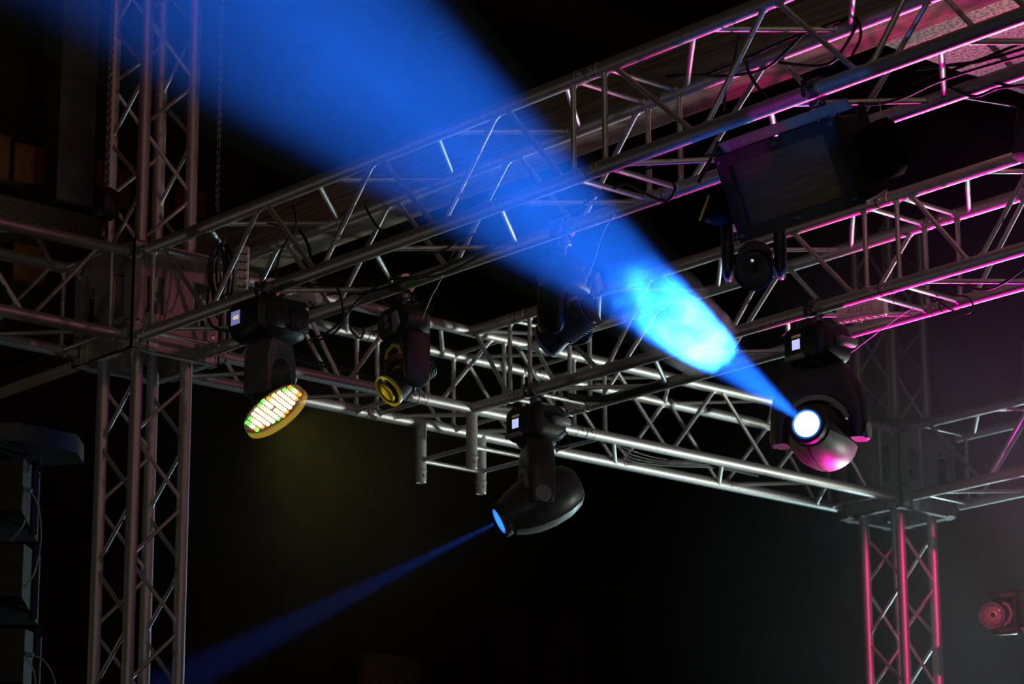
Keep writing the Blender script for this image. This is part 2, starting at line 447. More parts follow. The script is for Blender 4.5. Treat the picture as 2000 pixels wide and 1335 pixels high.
def u_yoke(piv, p, top_z, halfspan, depth, thick, flare=1.0, tail=0.03, shoulder=0.55):
    """U shaped yoke: from below one pivot, up round the shoulders, down to the other. p = pivot axis (horizontal)."""
    piv = V(piv); p = V(p).normalized(); q = p.cross(V((0, 0, 1))).normalized(); Z = V((0, 0, 1))
    hgt = top_z - piv.z
    st = []
    for k in range(25):
        a = -1 + 2 * k / 24            # -1..1 round the U
        th = abs(a)
        if th > 0.5:                   # arms
            f = (th - 0.5) / 0.5
            x = halfspan * (1 + 0.06 * flare * math.sin(PI * f) - 0.04 * f); z = hgt * 0.38 - f * (hgt * 0.38 + tail)
        else:
            f = th / 0.5; ang = f * PI / 2
            x = halfspan * (math.sin(ang) ** 0.8); z = hgt * 0.38 + (hgt * 0.62) * (max(0, math.cos(ang)) ** 0.75)
        st.append((math.copysign(x, a) if x else 0.0, z, th))
    rings = []
    for i, (x, z, th) in enumerate(st):
        x0, z0, _ = st[max(0, i - 1)]; x1, z1, _ = st[min(len(st) - 1, i + 1)]
        t = (p * (x1 - x0) + Z * (z1 - z0)).normalized(); nrm = t.cross(q).normalized()
        dp = depth / 2 * (1.0 if th < 0.85 else 1.0 - (th - 0.85) * 1.6); tk = thick / 2 * (1.15 - 0.3 * th)
        c = piv + p * x + Z * z; n = 16
        ring = []
        for k in range(n):
            a = 2 * PI * k / n; ca, sa = math.cos(a), math.sin(a)
            ring.append(c + q * dp * math.copysign(abs(ca) ** 0.55, ca) + nrm * tk * math.copysign(abs(sa) ** 0.55, sa))
        rings.append(ring)
    return MB().loft(rings)


def hood_yoke(piv, p, top_z):
    """massive hood shaped yoke: round inner opening, outer outline from the base down to both pivots"""
    piv = V(piv); p = V(p).normalized(); q = p.cross(V((0, 0, 1))).normalized(); Z = V((0, 0, 1)); h = top_z - piv.z
    OUT = [(0, 0.0, h), (25, 0.105, h), (40, 0.132, h * 0.93), (52, 0.150, h * 0.76), (64, 0.176, h * 0.56), (78, 0.190, h * 0.26), (90, 0.191, 0.0), (102, 0.182, -0.032)]
    def outer(a):
        a = abs(a)
        for (a0, x0, z0), (a1, x1, z1) in zip(OUT, OUT[1:]):
            if a <= a1:
                f = (a - a0) / (a1 - a0); return x0 + (x1 - x0) * f, z0 + (z1 - z0) * f
        return OUT[-1][1:]
    rings = []
    for k in range(41):
        a = -102 + 204 * k / 40
        ox, oz = outer(a); ox = math.copysign(ox, a); ar = math.radians(max(-90, min(90, a)))
        ix = 0.127 * math.sin(ar); iz = 0.127 * math.cos(ar) if abs(a) <= 90 else -0.0025 * (abs(a) - 90)
        I = piv + p * ix + Z * iz; O = piv + p * ox + Z * oz
        dep = 0.058 - 0.010 * max(0, (abs(a) - 60) / 42); c = (I + O) / 2; u = (O - I) / 2; ring = []
        for i in range(20):
            t = 2 * PI * i / 20; ca, sa = math.cos(t), math.sin(t)
            ring.append(c + u * math.copysign(abs(ca) ** 0.5, ca) + q * dep * math.copysign(abs(sa) ** 0.5, sa))
        rings.append(ring)
    return MB().loft(rings)


def display(T, c, ex, ez, w, h, m, parent=None):
    """small screen: frame recess plus lit panel; c on the face, ex right, ez up; normal = ex x ez"""
    c = V(c); ex = V(ex); ez = V(ez); n = ex.cross(ez)
    b = MB()
    k = 0.004
    for a0, a1, b0, b1 in ((-w / 2 - k, w / 2 + k, h / 2, h / 2 + k), (-w / 2 - k, w / 2 + k, -h / 2 - k, -h / 2), (-w / 2 - k, -w / 2, -h / 2, h / 2), (w / 2, w / 2 + k, -h / 2, h / 2)):
        b.prism([(a0, b0), (a1, b0), (a1, b1), (a0, b1)], n * 0.003, c, ex, ez)
    T.part('screen_frame', b, BLK, parent)
    s = MB().prism([(-w / 2, -h / 2), (w / 2, -h / 2), (w / 2, h / 2), (-w / 2, h / 2)], n * 0.002, c, ex, ez)
    T.part('screen', s, m, parent)


SCR = glow('pale_violet_screen', (0.42, 0.46, 1.0), 1.25)
SCR2 = glow('dim_violet_screen', (0.20, 0.20, 0.52), 0.75)
GOLD = glow('gold_badge_glow', (0.9, 0.55, 0.25), 0.16, base=(0.5, 0.32, 0.14))  # badge is no lamp; faint emission brightens its letters
DIGIT = glow('yellow_digits', (1.0, 0.85, 0.25), 0.9)
LENSB = glow('white_blue_lens', (0.55, 0.78, 1.0), 14.0)
LENSB2 = glow('blue_lens', (0.03, 0.25, 1.0), 1.6)
RINGB = glow('blue_lens_rim', (0.02, 0.18, 1.0), 1.0)


def big_head(label, hang, base_c, piv, d, lensmat, cover_side):
    """profile moving head: clamp, base with screen and handles, U yoke, ovoid head with lens"""
    hang = V(hang); bc = V(base_c); piv = V(piv); d = V(d).normalized()
    T = Thing('moving_head_light', label, 'stage light', (bc.x, bc.y, bc.z + 0.07))
    clamp(T, hang, (1, 0, 0), hang.z - bc.z - 0.05)
    w, dp, hh = 0.225, 0.19, 0.138
    z0 = bc.z - hh / 2
    b = MB().loft([rrect(bc.x, bc.y, z0 + f * hh, w * s, dp * s, 0.045 * s) for f, s in ((0, .80), (0.10, .93), (0.3, 1.0), (0.8, 1.0), (0.93, .95), (1.0, .86))])
    base = T.part('base', b, BLK)
    fy = bc.y - dp / 2 - 0.0008
    sx = bc.x - 0.022
    display(T, (sx, fy, bc.z - 0.004), (1, 0, 0), (0, 0, 1), 0.042, 0.040, SCR, base)
    T.part('badge', text_mb('ourya', 0.021, (sx, fy - 0.001, bc.z + 0.031), (1, 0, 0), (0, 0, 1)), GOLD, base)
    hx = bc.x + w / 2
    hb = MB().box((hx + 0.012, bc.y + 0.03, bc.z + 0.0), (0.036, 0.095, 0.036), bev=0.008)
    T.part('handle', hb, GREY2, base, 'grey carrying handle on the base')
    hb = MB().box((bc.x - 0.03, bc.y - dp / 2 - 0.004, bc.z - 0.055), (0.10, 0.022, 0.02), bev=0.005)
    T.part('handle', hb, GREY2, base)
    for ax_, ay_ in ((1, 1), (1, -1), (-1, 1), (-1, -1)): T.part('foot', MB().box((bc.x + ax_ * w * .30, bc.y + ay_ * dp * .28, bc.z + hh / 2 + 0.004), (0.036, 0.03, 0.014), bev=0.004), BLK, base)
    p = V((d.y, -d.x, 0)).normalized()
    yk = T.part('yoke', hood_yoke(piv, p, z0 - 0.006), BLK3)
    q = p.cross(V((0, 0, 1))).normalized()
    if q.dot(OC - piv) < 0: q = -q
    ln = []
    for k in range(19):
        a = math.radians(-72 + 110 * k / 18); c_, s_ = math.cos(a), math.sin(a)
        dr_ = p * s_ + V((0, 0, 1)) * c_
        ln.append([piv + dr_ * r_ + q * t_ for r_, t_ in ((0.124, 0.040), (0.143, 0.040), (0.143, 0.0665), (0.124, 0.0665))])
    li = T.part('yoke_liner', MB().loft(ln), GREY2, yk, 'grey liner strip round the inside of the yoke')
    sw = MB().lathe([(0, 0.075), (0.012, 0.085), (0.03, 0.080)], (bc.x, bc.y, z0 - 0.024), (0, 0, 1), 24)
    T.part('swivel', sw, BLK)
    for s in (-1, 1):
        ed = MB(); q = p.cross(V((0, 0, 1)))
        ed.lathe([(0, 0.036), (0.010, 0.034), (0.012, 0.01)], piv + p * s * 0.184, p * s, 20)
        T.part('tilt_cap', ed, GREY2, yk)
    prof = [(-0.205, 0.030), (-0.197, 0.062), (-0.170, 0.092), (-0.11, 0.114), (-0.03, 0.121), (0.04, 0.115), (0.10, 0.098), (0.15, 0.076), (0.172, 0.066), (0.176, 0.060)]
    hd = T.part('head', MB().lathe(prof, piv, d, 36), BLK3)
    # lighter lower cover shells, split by a dark seam
    u = V((0, 0, 1)).cross(d).normalized(); w2 = d.cross(u)
    for a0, a1 in cover_side:
        rings = []
        for t, r in [(-0.194, 0.070), (-0.170, 0.097), (-0.11, 0.119), (-0.03, 0.126), (0.04, 0.120), (0.10, 0.103), (0.142, 0.083)]:
            rr = []
            for k in range(13):
                a = math.radians(a0 + (a1 - a0) * k / 12)
                rr.append(piv + d * t + (u * math.cos(a) + w2 * math.sin(a)) * r)
            for k in range(12, -1, -1):
                a = math.radians(a0 + (a1 - a0) * k / 12)
                rr.append(piv + d * t + (u * math.cos(a) + w2 * math.sin(a)) * (r - 0.006))
            rings.append(rr)
        T.part('head_cover', MB().loft(rings), GREY2, hd, 'lighter grey cover shell of the head')
    bz = MB().lathe([(0.148, 0.074), (0.170, 0.078), (0.184, 0.074), (0.186, 0.066), (0.182, 0.057), (0.168, 0.055)], piv, d, 36, cap=False)
    T.part('lens_bezel', bz, BLK, hd)
    ri = MB().lathe([(0.174, 0.056), (0.182, 0.056), (0.182, 0.052), (0.174, 0.052)], piv, d, 36, cap=False)
    T.part('lens_rim', ri, RINGB, hd)
    le = MB().lathe([(0.174, 0.051), (0.180, 0.046), (0.185, 0.030), (0.187, 0.010), (0.1872, 0.0)], piv, d, 32)
    T.part('lens', le, lensmat, hd)
    return T, piv + d * 0.19


DB = cam2world((-0.389, -0.263, -0.883))
b6 = at(1597, 677, y=DY - HF); p6 = at(1611, 847, y=DY - HF)
T6, LENS6 = big_head('big moving head shining a wide blue beam to the upper left, under the magenta truss',
              (b6.x, DY - HF, -HF), b6, (b6.x, DY - HF, p6.z), DB, LENSB, ((200, 262), (268, 345)))
D7 = cam2world((-0.87, 0.42, -0.25))
b7 = at(1047, 830, y=DY - HF); p7 = at(1043, 982, y=DY - HF)
T7, LENS7 = big_head('side-on moving head at the T junction sending a thin blue beam down left',
              (b7.x, DY - HF, -HF), b7, (b7.x, DY - HF, p7.z), D7, LENSB2, ((215, 300),))


BULB = glow('added_bulb_glow', (1.0, 0.85, 0.30), 14.0)  # emission added to brighten the yellow lens from inside
BULBP = glow('added_pink_bulb_glow', (1.0, 0.45, 0.60), 0.6)  # weak emission added so the pink lens shows


def beam_head(label, base_c, piv, n, pdir=None, hang=None, glassm=CLEAR, upv=(0, 0, 1), trim=BLK, group=None):
    """compact beam light: lumpy base with sockets, thick arms, finned drum head with reflector lens"""
    U = V(upv).normalized(); bc = V(base_c); piv = V(piv); n = V(n).normalized()
    if pdir is None:
        pdir = n.cross(U)
        if pdir.dot(cam2world((1, 0, 0))) < 0: pdir = -pdir
    p = (V(pdir) - U * V(pdir).dot(U)).normalized(); q = U.cross(p).normalized()
    T = Thing('beam_light', label, 'stage light', bc, group)

    def L(a, b, c): return bc + p * a + q * b + U * c
    if hang is not None: clamp(T, hang, (1, 0, 0), V(hang).z - bc.z - 0.04)
    # base: octagon lump
    rings = []
    for z, s in ((-0.060, .72), (-0.045, .92), (-0.01, 1.0), (0.03, .98), (0.052, .84), (0.06, .66)):
        oc = ((.104, .042), (.062, .078), (-.062, .078), (-.104, .042), (-.104, -.042), (-.062, -.078), (.062, -.078), (.104, -.042))
        rings.append([L(a * s, b * s, z) for a, b in oc])
    base = T.part('base', MB().loft(rings, smooth=False), BLK)
    so = MB()
    for a, c in ((0.0, 0.012), (0.01, -0.018)):
        o = L(a, -0.074, c)
        so.lathe([(0.0, 0.013), (0.008, 0.013), (0.008, 0.009), (0.002, 0.008)], o, -q, 16)
        so.lathe([(0.0, 0.004), (0.007, 0.004)], o, -q, 8)
    T.part('socket', so, GREY2, base)
    kn = MB().box(L(-0.055, 0, 0.066), (0.03, 0.03, 0.022), bev=0.004).box(L(0.06, 0.01, 0.066), (0.03, 0.03, 0.022), bev=0.004)
    T.part('foot', kn, BLK, base)
    cp = MB().prism([(0.07, -0.05), (0.108, -0.02), (0.085, 0.03), (0.06, 0.02)], q * 0.012, L(0, -0.09, -0.01), p, U)
    T.part('corner_cover', cp, GREY2, base)
    hgt = (bc - U * 0.055 - piv).dot(U)
    yk = None
    for s in (-1, 1):
        rings = []
        for f in (-0.30, -0.24, -0.10, 0.2, 0.6, 0.95, 1.0):
            c = piv + p * s * 0.086 + U * hgt * f
            k = {-0.30: 0.45, -0.24: 0.75, -0.10: 0.95, 1.0: 0.9}.get(f, 1.0)
            rr = []
            for i in range(18):
                a = 2 * PI * i / 18; ca, sa = math.cos(a), math.sin(a)
                rr.append(c + p * 0.021 * k * math.copysign(abs(ca) ** .6, ca) + q * 0.055 * k * math.copysign(abs(sa) ** .6, sa))
            rings.append(rr)
        T.part('yoke_arm', MB().loft(rings), BLK)
    cb = MB().loft([[bc - U * z + p * a + q * b for a, b in ((.100, .045), (-.100, .045), (-.100, -.045), (.100, -.045))] for z in (0.055, 0.078)], smooth=False)
    T.part('yoke_bridge', cb, BLK)
    # chevron shaped rib on the underside of the bridge
    ch = MB()
    for dd in (-0.050,):
        ch.prism([(-0.060, -0.045), (-0.045, -0.012), (0.0, 0.006), (0.045, -0.012), (0.060, -0.045), (0.048, -0.045), (0.038, -0.024), (0.0, -0.009), (-0.038, -0.024), (-0.048, -0.045)],
                 q * 0.006, bc - U * 0.085 + q * dd, p, U)
    T.part('bridge_rib', ch, trim)
    # head drum
    hd = T.part('head', MB().lathe([(-0.125, 0.028), (-0.118, 0.044), (-0.06, 0.050), (0.03, 0.053), (0.062, 0.060), (0.082, 0.062), (0.082, 0.0565), (0.045, 0.050), (0.026, 0.030), (0.025, 0.0)], piv, n, 30), BLK)
    fi = MB()
    for k in range(11):
        t = -0.112 + 0.0115 * k
        fi.lathe([(t, 0.050), (t, 0.060), (t + 0.0035, 0.060), (t + 0.0035, 0.050)], piv, n, 26, smooth=False, cap=False)
    T.part('cooling_fins', fi, GREY, hd)
    T.part('lens_rim', MB().lathe([(0.080, 0.052), (0.080, 0.064), (0.092, 0.064), (0.094, 0.058), (0.088, 0.0545)], piv, n, 36, cap=False), BLK if glassm is CLEAR else trim, hd)
    T.part('reflector', MB().lathe([(0.030, 0.010), (0.034, 0.022), (0.046, 0.036), (0.064, 0.047), (0.082, 0.053)], piv, n, 12, cap=False, smooth=False), REFL if glassm is CLEAR else REFLY, hd)
    T.part('lamp_bulb', MB().lathe([(0.030, 0.011), (0.045, 0.012), (0.056, 0.011)], piv, n, 14), {CLEAR: BLK2, PINKGL: BULBP}.get(glassm, BULB), hd)
    T.part('lamp_cap', MB().lathe([(0.056, 0.010), (0.057, 0.0125), (0.060, 0.012), (0.061, 0.0)], piv, n, 16), BLK2, hd)
    T.part('lens', MB().lathe([(0.0835, 0.053), (0.0865, 0.053), (0.090, 0.038), (0.092, 0.015), (0.0925, 0.0)], piv, n, 30), glassm, hd)
    return T


PX = V((0.95, 0.31, 0))
n2 = cam2world((-0.656, 0.49, -0.57))
c2 = at(789, 633, y=HF); q2 = at(794, 739, y=HF)
h2 = V((-n2.y, n2.x, 0)).normalized()
beam_head('small beam light with a yellow glass lens facing down left, under the front truss', c2, (c2.x + .006, HF, q2.z), n2, None, (c2.x, HF, -HF), YELGL, trim=AMBGL)  # yellow rib and lens rim stand for light caught on them
n3 = cam2world((-0.75, 0.52, 0.42))
c3 = at(1103, 540, y=HF); q3 = at(1106, 640, y=HF)
beam_head('small beam light turned away showing its finned back, inside the blue beam', c3, (c3.x, HF, q3.z), n3, None, (c3.x, HF, -HF), YELGL, trim=GREY2)
n4 = cam2world((-0.1, 0.25, -0.96))
c4 = at(1470, 400, y=HF); q4 = at(1468, 520, y=HF)
beam_head('small beam light with a round dark clear lens, peeking out below the strobe', c4, (c4.x, HF, q4.z), n4, None, (c4.x, HF, -HF), CLEAR, trim=GREY2)
p8 = at(1944, 1197, d=14.4); rt = cam2world((1, -0.04, 0.25))
beam_head('hazy beam light with a pink lens lying sideways at the right edge', p8 + rt * 0.15, p8, cam2world((-0.35, 0.05, -0.93)), cam2world((0, 1, 0)), None, PINKGL, upv=rt, trim=GREY2)
pt8 = p8 + rt * 0.24
m = MB().tube((pt8.x, pt8.y, -H), (pt8.x, pt8.y, 0.6), 0.03, 16)
solo('pipe_stand', 'steel pipe stand just outside the right edge holding the pink lens light', 'stand', m, ALU, (pt8.x, pt8.y, -H))

# LED wash light
def rim_plastic():
    """clear plastic rim that scatters some of the LED light"""
    m, nt, b = nodes('clear_rim_plastic'); out = nt.nodes['Material Output']
    b.inputs['Base Color'].default_value = (0.80, 0.62, 0.08, 1); b.inputs['Roughness'].default_value = 0.3
    tr = nt.nodes.new('ShaderNodeBsdfTransparent'); mx = nt.nodes.new('ShaderNodeMixShader'); mx.inputs['Fac'].default_value = 0.2
    nt.links.new(tr.outputs['BSDF'], mx.inputs[1]); nt.links.new(b.outputs['BSDF'], mx.inputs[2]); nt.links.new(mx.outputs['Shader'], out.inputs['Surface'])
    return m


b1 = at(526, 632, y=-HF); d1c = at(536, 800, y=-HF)
T = Thing('wash_light', 'round yellow green LED wash moving head with a lit 450 screen, under the front truss', 'stage light', b1)
clamp(T, (b1.x, -HF, -HF), (1, 0, 0), -HF - b1.z - 0.05)
w, dp, hh = 0.235, 0.235, 0.15
rings = []
for f, s in ((-.5, .70), (-.38, .90), (-.1, 1.0), (.3, 1.0), (.5, .90)):
    oc = ((.5, .30), (.36, .5), (-.36, .5), (-.5, .36), (-.5, -.42), (-.42, -.5), (.36, -.5), (.5, -.30))
    k2 = 1.0 if f > -.3 else s
    rings.append([V((b1.x + a * w * s, b1.y + b * dp * s, b1.z + f * hh)) for a, b in oc])
base = T.part('base', MB().loft(rings, smooth=False), BLK)
fy = b1.y - dp / 2 - 0.0008
display(T, (b1.x - 0.05, fy, b1.z + 0.012), (1, 0, 0), (0, 0, 1), 0.058, 0.054, SCR2, base)
T.part('screen_digits', text_mb('450', 0.023, (b1.x - 0.049, fy - 0.0025, b1.z + 0.012), (1, 0, 0), (0, 0, 1)), DIGIT, base)
sd = MB()
for yy in (-0.055, 0.055): sd.box((b1.x + w / 2 - 0.002, b1.y + yy, b1.z - 0.005), (0.012, 0.085, 0.085), bev=0.005)
T.part('side_panel', sd, BLK2, base)
n1 = cam2world((0.592, 0.733, -0.36)); dc = V((d1c.x, -HF, d1c.z))
yd = V((-0.25, 0.97, 0)).normalized(); yq = V((0.97, 0.25, 0))
zt = b1.z - 0.07; zb_ = at(540, 762, y=-HF).z
# inverted U yoke with an arch cut-out, facing +x
xc = V((b1.x + 0.01, b1.y, 0))
o = xc + V((0, 0, zb_)) - yq * 0.055
hz = zt - zb_
out = [(-0.085, -0.02), (-0.085, hz * .62), (-0.055, hz), (0.055, hz), (0.085, hz * .62), (0.085, 0.02), (0.062, 0.0)]
arch = [(0.058 * math.cos(a), hz * .28 + hz * .34 * math.sin(a)) for a in [PI * k / 10 for k in range(11)]]
poly = [(-0.085, -0.02), (-0.085, hz * .62), (-0.055, hz)] + [(0.055, hz), (0.085, hz * .62), (0.085, -0.02), (0.058, -0.02)] + arch + [(-0.058, -0.02)]
yk = T.part('yoke', MB().prism(poly, yq * 0.11, o, yd, (0, 0, 1)), YOKEG)
# head: drum behind, flared rim, LED plate
hd = T.part('head', MB().lathe([(-0.135, 0.035), (-0.125, 0.050), (-0.06, 0.056), (-0.035, 0.100), (-0.012, 0.130)], dc, n1, 36), BLK)
T.part('head_rim', MB().lathe([(-0.014, 0.130), (0.0, 0.1325), (0.022, 0.134), (0.024, 0.132), (0.022, 0.131), (0.0, 0.1305)], dc, n1, 48, cap=False), rim_plastic(), hd)
T.part('led_plate', MB().lathe([(-0.012, 0.129), (-0.009, 0.129)], dc, n1, 40), mat('orange_glow_plate', (0.35, 0.13, 0.03), 0.0, 0.5, 60, 0.4), hd)  # orange colour stands for LED glow in the gaps
LED = [glow('led_warm_white', (1.0, 0.82, 0.40), 5.0), glow('led_orange', (1.0, 0.26, 0.03), 2.2), glow('led_green', (0.12, 1.0, 0.10), 3.0), glow('led_yellow', (1.0, 0.76, 0.20), 4.6)]
a_ = V((0, 0, 1)); lu = n1.cross(a_).normalized(); lw = n1.cross(lu)
k = 0
for i in range(-5, 6):
    for j in range(-5, 6):
        if abs(i + j) > 5 or (i == 0 and j == 0): continue
        X = (i + j * 0.5) * 0.0238; Y = j * 0.0206
        rr = math.hypot(X, Y)
        if rr > 0.121: continue
        edge = rr > 0.108
        mm = LED[2] if edge and k % 2 else (LED[1] if edge else (LED[0] if k % 3 else LED[3]))
        T.part('led', MB().lathe([(-0.009, 0.0086), (-0.005, 0.0080), (-0.002, 0.005), (-0.001, 0.0)], dc + lu * X + lw * Y, n1, 12), mm, hd)
        k += 1
WASH = (dc, n1)

# strobe
xd = V((1, 0, 0)); hv = V((0, 0.105, -0.24)); hv.normalize(); fn = xd.cross(hv).normalized()
if fn.y > 0: fn = -fn
fc = at(1546, 350, y=-0.27)
T = Thing('strobe_light', 'big rectangular black strobe with a grey glass window, tilted under the front truss', 'stage light', fc)
bw = V((0, 0, 0)); W_, H_, D_ = 0.50, 0.275, 0.19


def bx(m, a0, a1, b0, b1, c0, c1):
    vs = [fc + xd * a + hv * b + fn * c for c in (c0, c1) for b in (b0, b1) for a in (a0, a1)]
    m.add(vs, [(0, 2, 3, 1), (4, 5, 7, 6), (0, 1, 5, 4), (2, 6, 7, 3), (0, 4, 6, 2), (1, 3, 7, 5)])
    return m


body = MB(); a, b = W_ / 2, H_ / 2
rings = []
for c, s in ((-D_, .70), (-D_ * .8, .92), (-0.03, 1.0), (0.0, 1.0)):
    rings.append([fc + xd * x * a * s + hv * y * b * s + fn * c for x, y in ((.94, .98), (.98, .9), (.98, -.9), (.94, -.98), (-.94, -.98), (-.98, -.9), (-.98, .9), (-.94, .98))])
hous = T.part('housing', body.loft(rings, smooth=False, cap=True), BLK2)
fr = MB()
gx0, gx1, gy0, gy1 = -0.205, 0.195, -0.100, 0.100
bx(fr, -a, a, -b, gy0, 0.0, 0.03); bx(fr, -a, a, gy1, b, 0.0, 0.03); bx(fr, -a, gx0, gy0, gy1, 0.0, 0.03); bx(fr, gx1, a, gy0, gy1, 0.0, 0.03)
T.part('front_frame', fr, BLK2)
sc = MB()
for x in (-.235, 0, .235):
    for y in (-.119, .119): sc.lathe([(0.03, 0.007), (0.034, 0.006), (0.035, 0.0)], fc + xd * x + hv * y, fn, 10)
T.part('screw', sc, ZINC)
T.part('reflector', bx(MB(), gx0, gx1, gy0, gy1, 0.001, 0.004), mat('brushed_grey_reflector', (0.62, 0.60, 0.52), 0.0, 0.35, 20, 0.3, stretch=(0.3, 8, 8)))
tb = MB().tube(fc + xd * -0.10 + hv * 0.02 + fn * 0.012, fc + xd * 0.19 + hv * 0.012 + fn * 0.012, 0.006, 12)
tb.tube(fc + xd * -0.08 + hv * 0.045 + fn * 0.010, fc + xd * 0.10 + hv * 0.04 + fn * 0.010, 0.0025, 8)
T.part('lamp_tube', tb, TUBEGL, label='long lamp tube behind the window, its yellow reflections painted on')
T.part('lamp_socket', bx(bx(MB(), -0.175, -0.15, 0.03, 0.04, 0.005, 0.012), -0.168, -0.145, 0.048, 0.058, 0.005, 0.012), AMBGL)
T.part('window_glass', bx(MB(), gx0, gx1, gy0, gy1, 0.022, 0.026), glass('smoky_window', (0.62, 0.60, 0.55), 0.08))
# yoke bracket: flat strip over the top with side arms
top = fc - fn * 0.05 - hv * (b + 0.020)
for s in (-1, 1):
    P0 = fc - fn * 0.09 + xd * s * (a + 0.012)
    T.part('bracket_arm', MB().prism([(-0.02, -0.02), (0.02, -0.02), (0.02, b + 0.012), (-0.02, b + 0.012)], xd * s * 0.006, P0, fn, -hv), BLK2)
e2 = (fn * 0.55 - hv * 0.83).normalized(); en = xd.cross(e2)
yk = T.part('bracket', MB().prism([(0, -0.012), (2 * a + 0.036, -0.012), (2 * a + 0.036, 0.026), (0, 0.026)], en * 0.006, top - xd * (a + 0.018), xd, e2), GREY2, label='grey flat bracket lit blue and magenta')
kn = MB()
for s in (-1, 1): kn.lathe([(0, 0.022), (0.02, 0.024), (0.034, 0.018), (0.036, 0.0)], fc - fn * 0.09 + xd * s * (a + 0.018), xd * s, 14)
T.part('tilt_knob', kn, BLK, yk)
cx5 = top.x + 0.03
clamp(T, (cx5, -HF, -HF), (1, 0, 0), -HF - (top.z + 0.004))
lv = MB().prism([(-0.03, -0.012), (0.05, -0.006), (0.058, 0.004), (0.045, 0.012), (-0.03, 0.012)], fn * 0.005, fc - fn * 0.05 - hv * (b + 0.02) + xd * 0.2, (xd * 0.55 + hv * 0.84), hv)
T.part('lever', lv, GREY2)
# wing-shaped side flap of the strobe and rounded connector box
T.part('end_box', MB().loft([[fc + xd * (a + t) + hv * y * s + fn * (-0.10 + c * s) for y, c in ((-.09, -.05), (-.07, .06), (.05, .06), (.09, .03), (.09, -.05))] for t, s in ((0.0, 1.0), (0.05, 1.0), (0.085, 0.75))], smooth=False), MATTE)
# small amber-edged fixture hanging behind the strobe
ab = at(1430, 402, y=0.06)
T = Thing('par_can', 'small dark lamp with an amber edge sticking out left of the strobe', 'stage light', ab)
rings = [[ab + V((x * .05 * s + t * 0.6, -0.02 + y * .05 * s, t)) for x, y in ((1, .6), (.6, 1), (-.6, 1), (-1, .6), (-1, -.6), (-.6, -1), (.6, -1), (1, -.6))] for t, s in ((-0.05, .8), (-0.045, 1), (0.03, 1), (0.05, .7))]
pb = T.part('body', MB().loft(rings, smooth=False), MATTE)
T.part('edge_trim', MB().tube(ab + V((-0.082, -0.07, -0.045)), ab + V((-0.036, -0.07, 0.03)), 0.004, 8), AMBGL, pb)
T.part('hanger', MB().tube(ab + V((0, -0.02, 0.05)), V((ab.x, 0.04, -HF)), 0.006, 8).tube(V((ab.x, 0.04, -HF)), V((ab.x, HF, -HF)), 0.006, 8), BLK)


# ------------------------------------------------------------------ power strips
def strip(label, c, ax, fnrm, L, w=0.055, t=0.042, n=5, word=None):
    c = V(c); ax = V(ax).normalized(); fnrm = (V(fnrm) - ax * V(fnrm).dot(ax)).normalized(); s = ax.cross(fnrm)
    T = Thing('power_strip', label, 'power strip', c)
    k = 0.012
    prof = [(-w / 2, -t / 2), (w / 2, -t / 2), (w / 2, t / 2 - k), (w / 2 - k, t / 2), (-w / 2 + k, t / 2), (-w / 2, t / 2 - k)]
    rings = [[c + ax * u + s * x * q + fnrm * y * q for x, y in prof] for u, q in ((-L / 2, .9), (-L / 2 + .006, 1), (L / 2 - .006, 1), (L / 2, .9))]
    b = T.part('housing', MB().loft(rings, smooth=False), WHITE)
    for i in range(n):
        u = -L / 2 + L * (i + 0.75) / (n + 0.6)
        o = c + ax * u + fnrm * (t / 2)
        T.part('socket', MB().lathe([(0.0, 0.021), (0.003, 0.0205), (0.003, 0.0185), (0.0008, 0.018)], o, fnrm, 20), WHITE, b)
        T.part('socket_hole', MB().lathe([(0.0008, 0.003), (0.0036, 0.003)], o + s * 0.009, fnrm, 8).lathe([(0.0008, 0.003), (0.0036, 0.003)], o - s * 0.009, fnrm, 8).prism([(-0.017, -0.004), (0.017, -0.004), (0.017, -0.008), (-0.017, -0.008)], fnrm * 0.0035, o, s, ax), DARKHOLE, b)
    return T, c, ax, s, fnrm, t, w


cdir = (OC - V((1, 0, 0))).normalized()
s1 = at(472, 527, y=-0.05)
strip('white multi-socket strip hanging upright behind the front truss beside the cable coil', s1, (0.03, 0.0, 1), (0.85, -0.5, 0), 0.185)
s2 = at(588, 588, y=0.03)
strip('white multi-socket strip lying across the lower tubes above the wash light', s2, (0.85, 0.3, 0.06), (0.35, -0.25, -0.9), 0.16)
s3 = at(1684, 607, y=DY - 0.03)
T, c, ax, s, f_, t, w = strip('white multi-socket strip with handwritten letters on the second truss', s3, (0.93, 0.30, 0.02), (0.20, 0.1, -0.97), 0.20, w=0.05, t=0.062, n=6)
sf = -s if s.dot(cdir) < 0 else s
letters = {'A': [[(0, 0), (.5, 1), (1, 0)], [(.25, .45), (.75, .45)]], 'C': [[(1, .9), (.4, 1), (0, .5), (.4, 0), (1, .1)]], 'E': [[(1, 1), (0, 1), (0, 0), (1, 0)], [(0, .5), (.8, .5)]], 'S': [[(1, .95), (.3, 1), (.1, .7), (.9, .35), (.7, 0), (0, .05)]]}
ink = MB(); hgt = 0.021; lw_ = 0.013
axx = ax if ax.dot(cam2world((1, 0, 0))) > 0 else -ax
upz = V((0, 0, 1)); upz = (upz - sf * upz.dot(sf)).normalized()
for i, chh in enumerate('ACCESS'):
    for st in letters[chh]:
        ink.path([c + sf * (w / 2 + 0.0006) + axx * (-0.052 + i * 0.0185 + x * lw_ + y * 0.004) + upz * ((y - .3) * hgt) for x, y in st], 0.0009, 5)
T.part('handwriting', ink, INK)


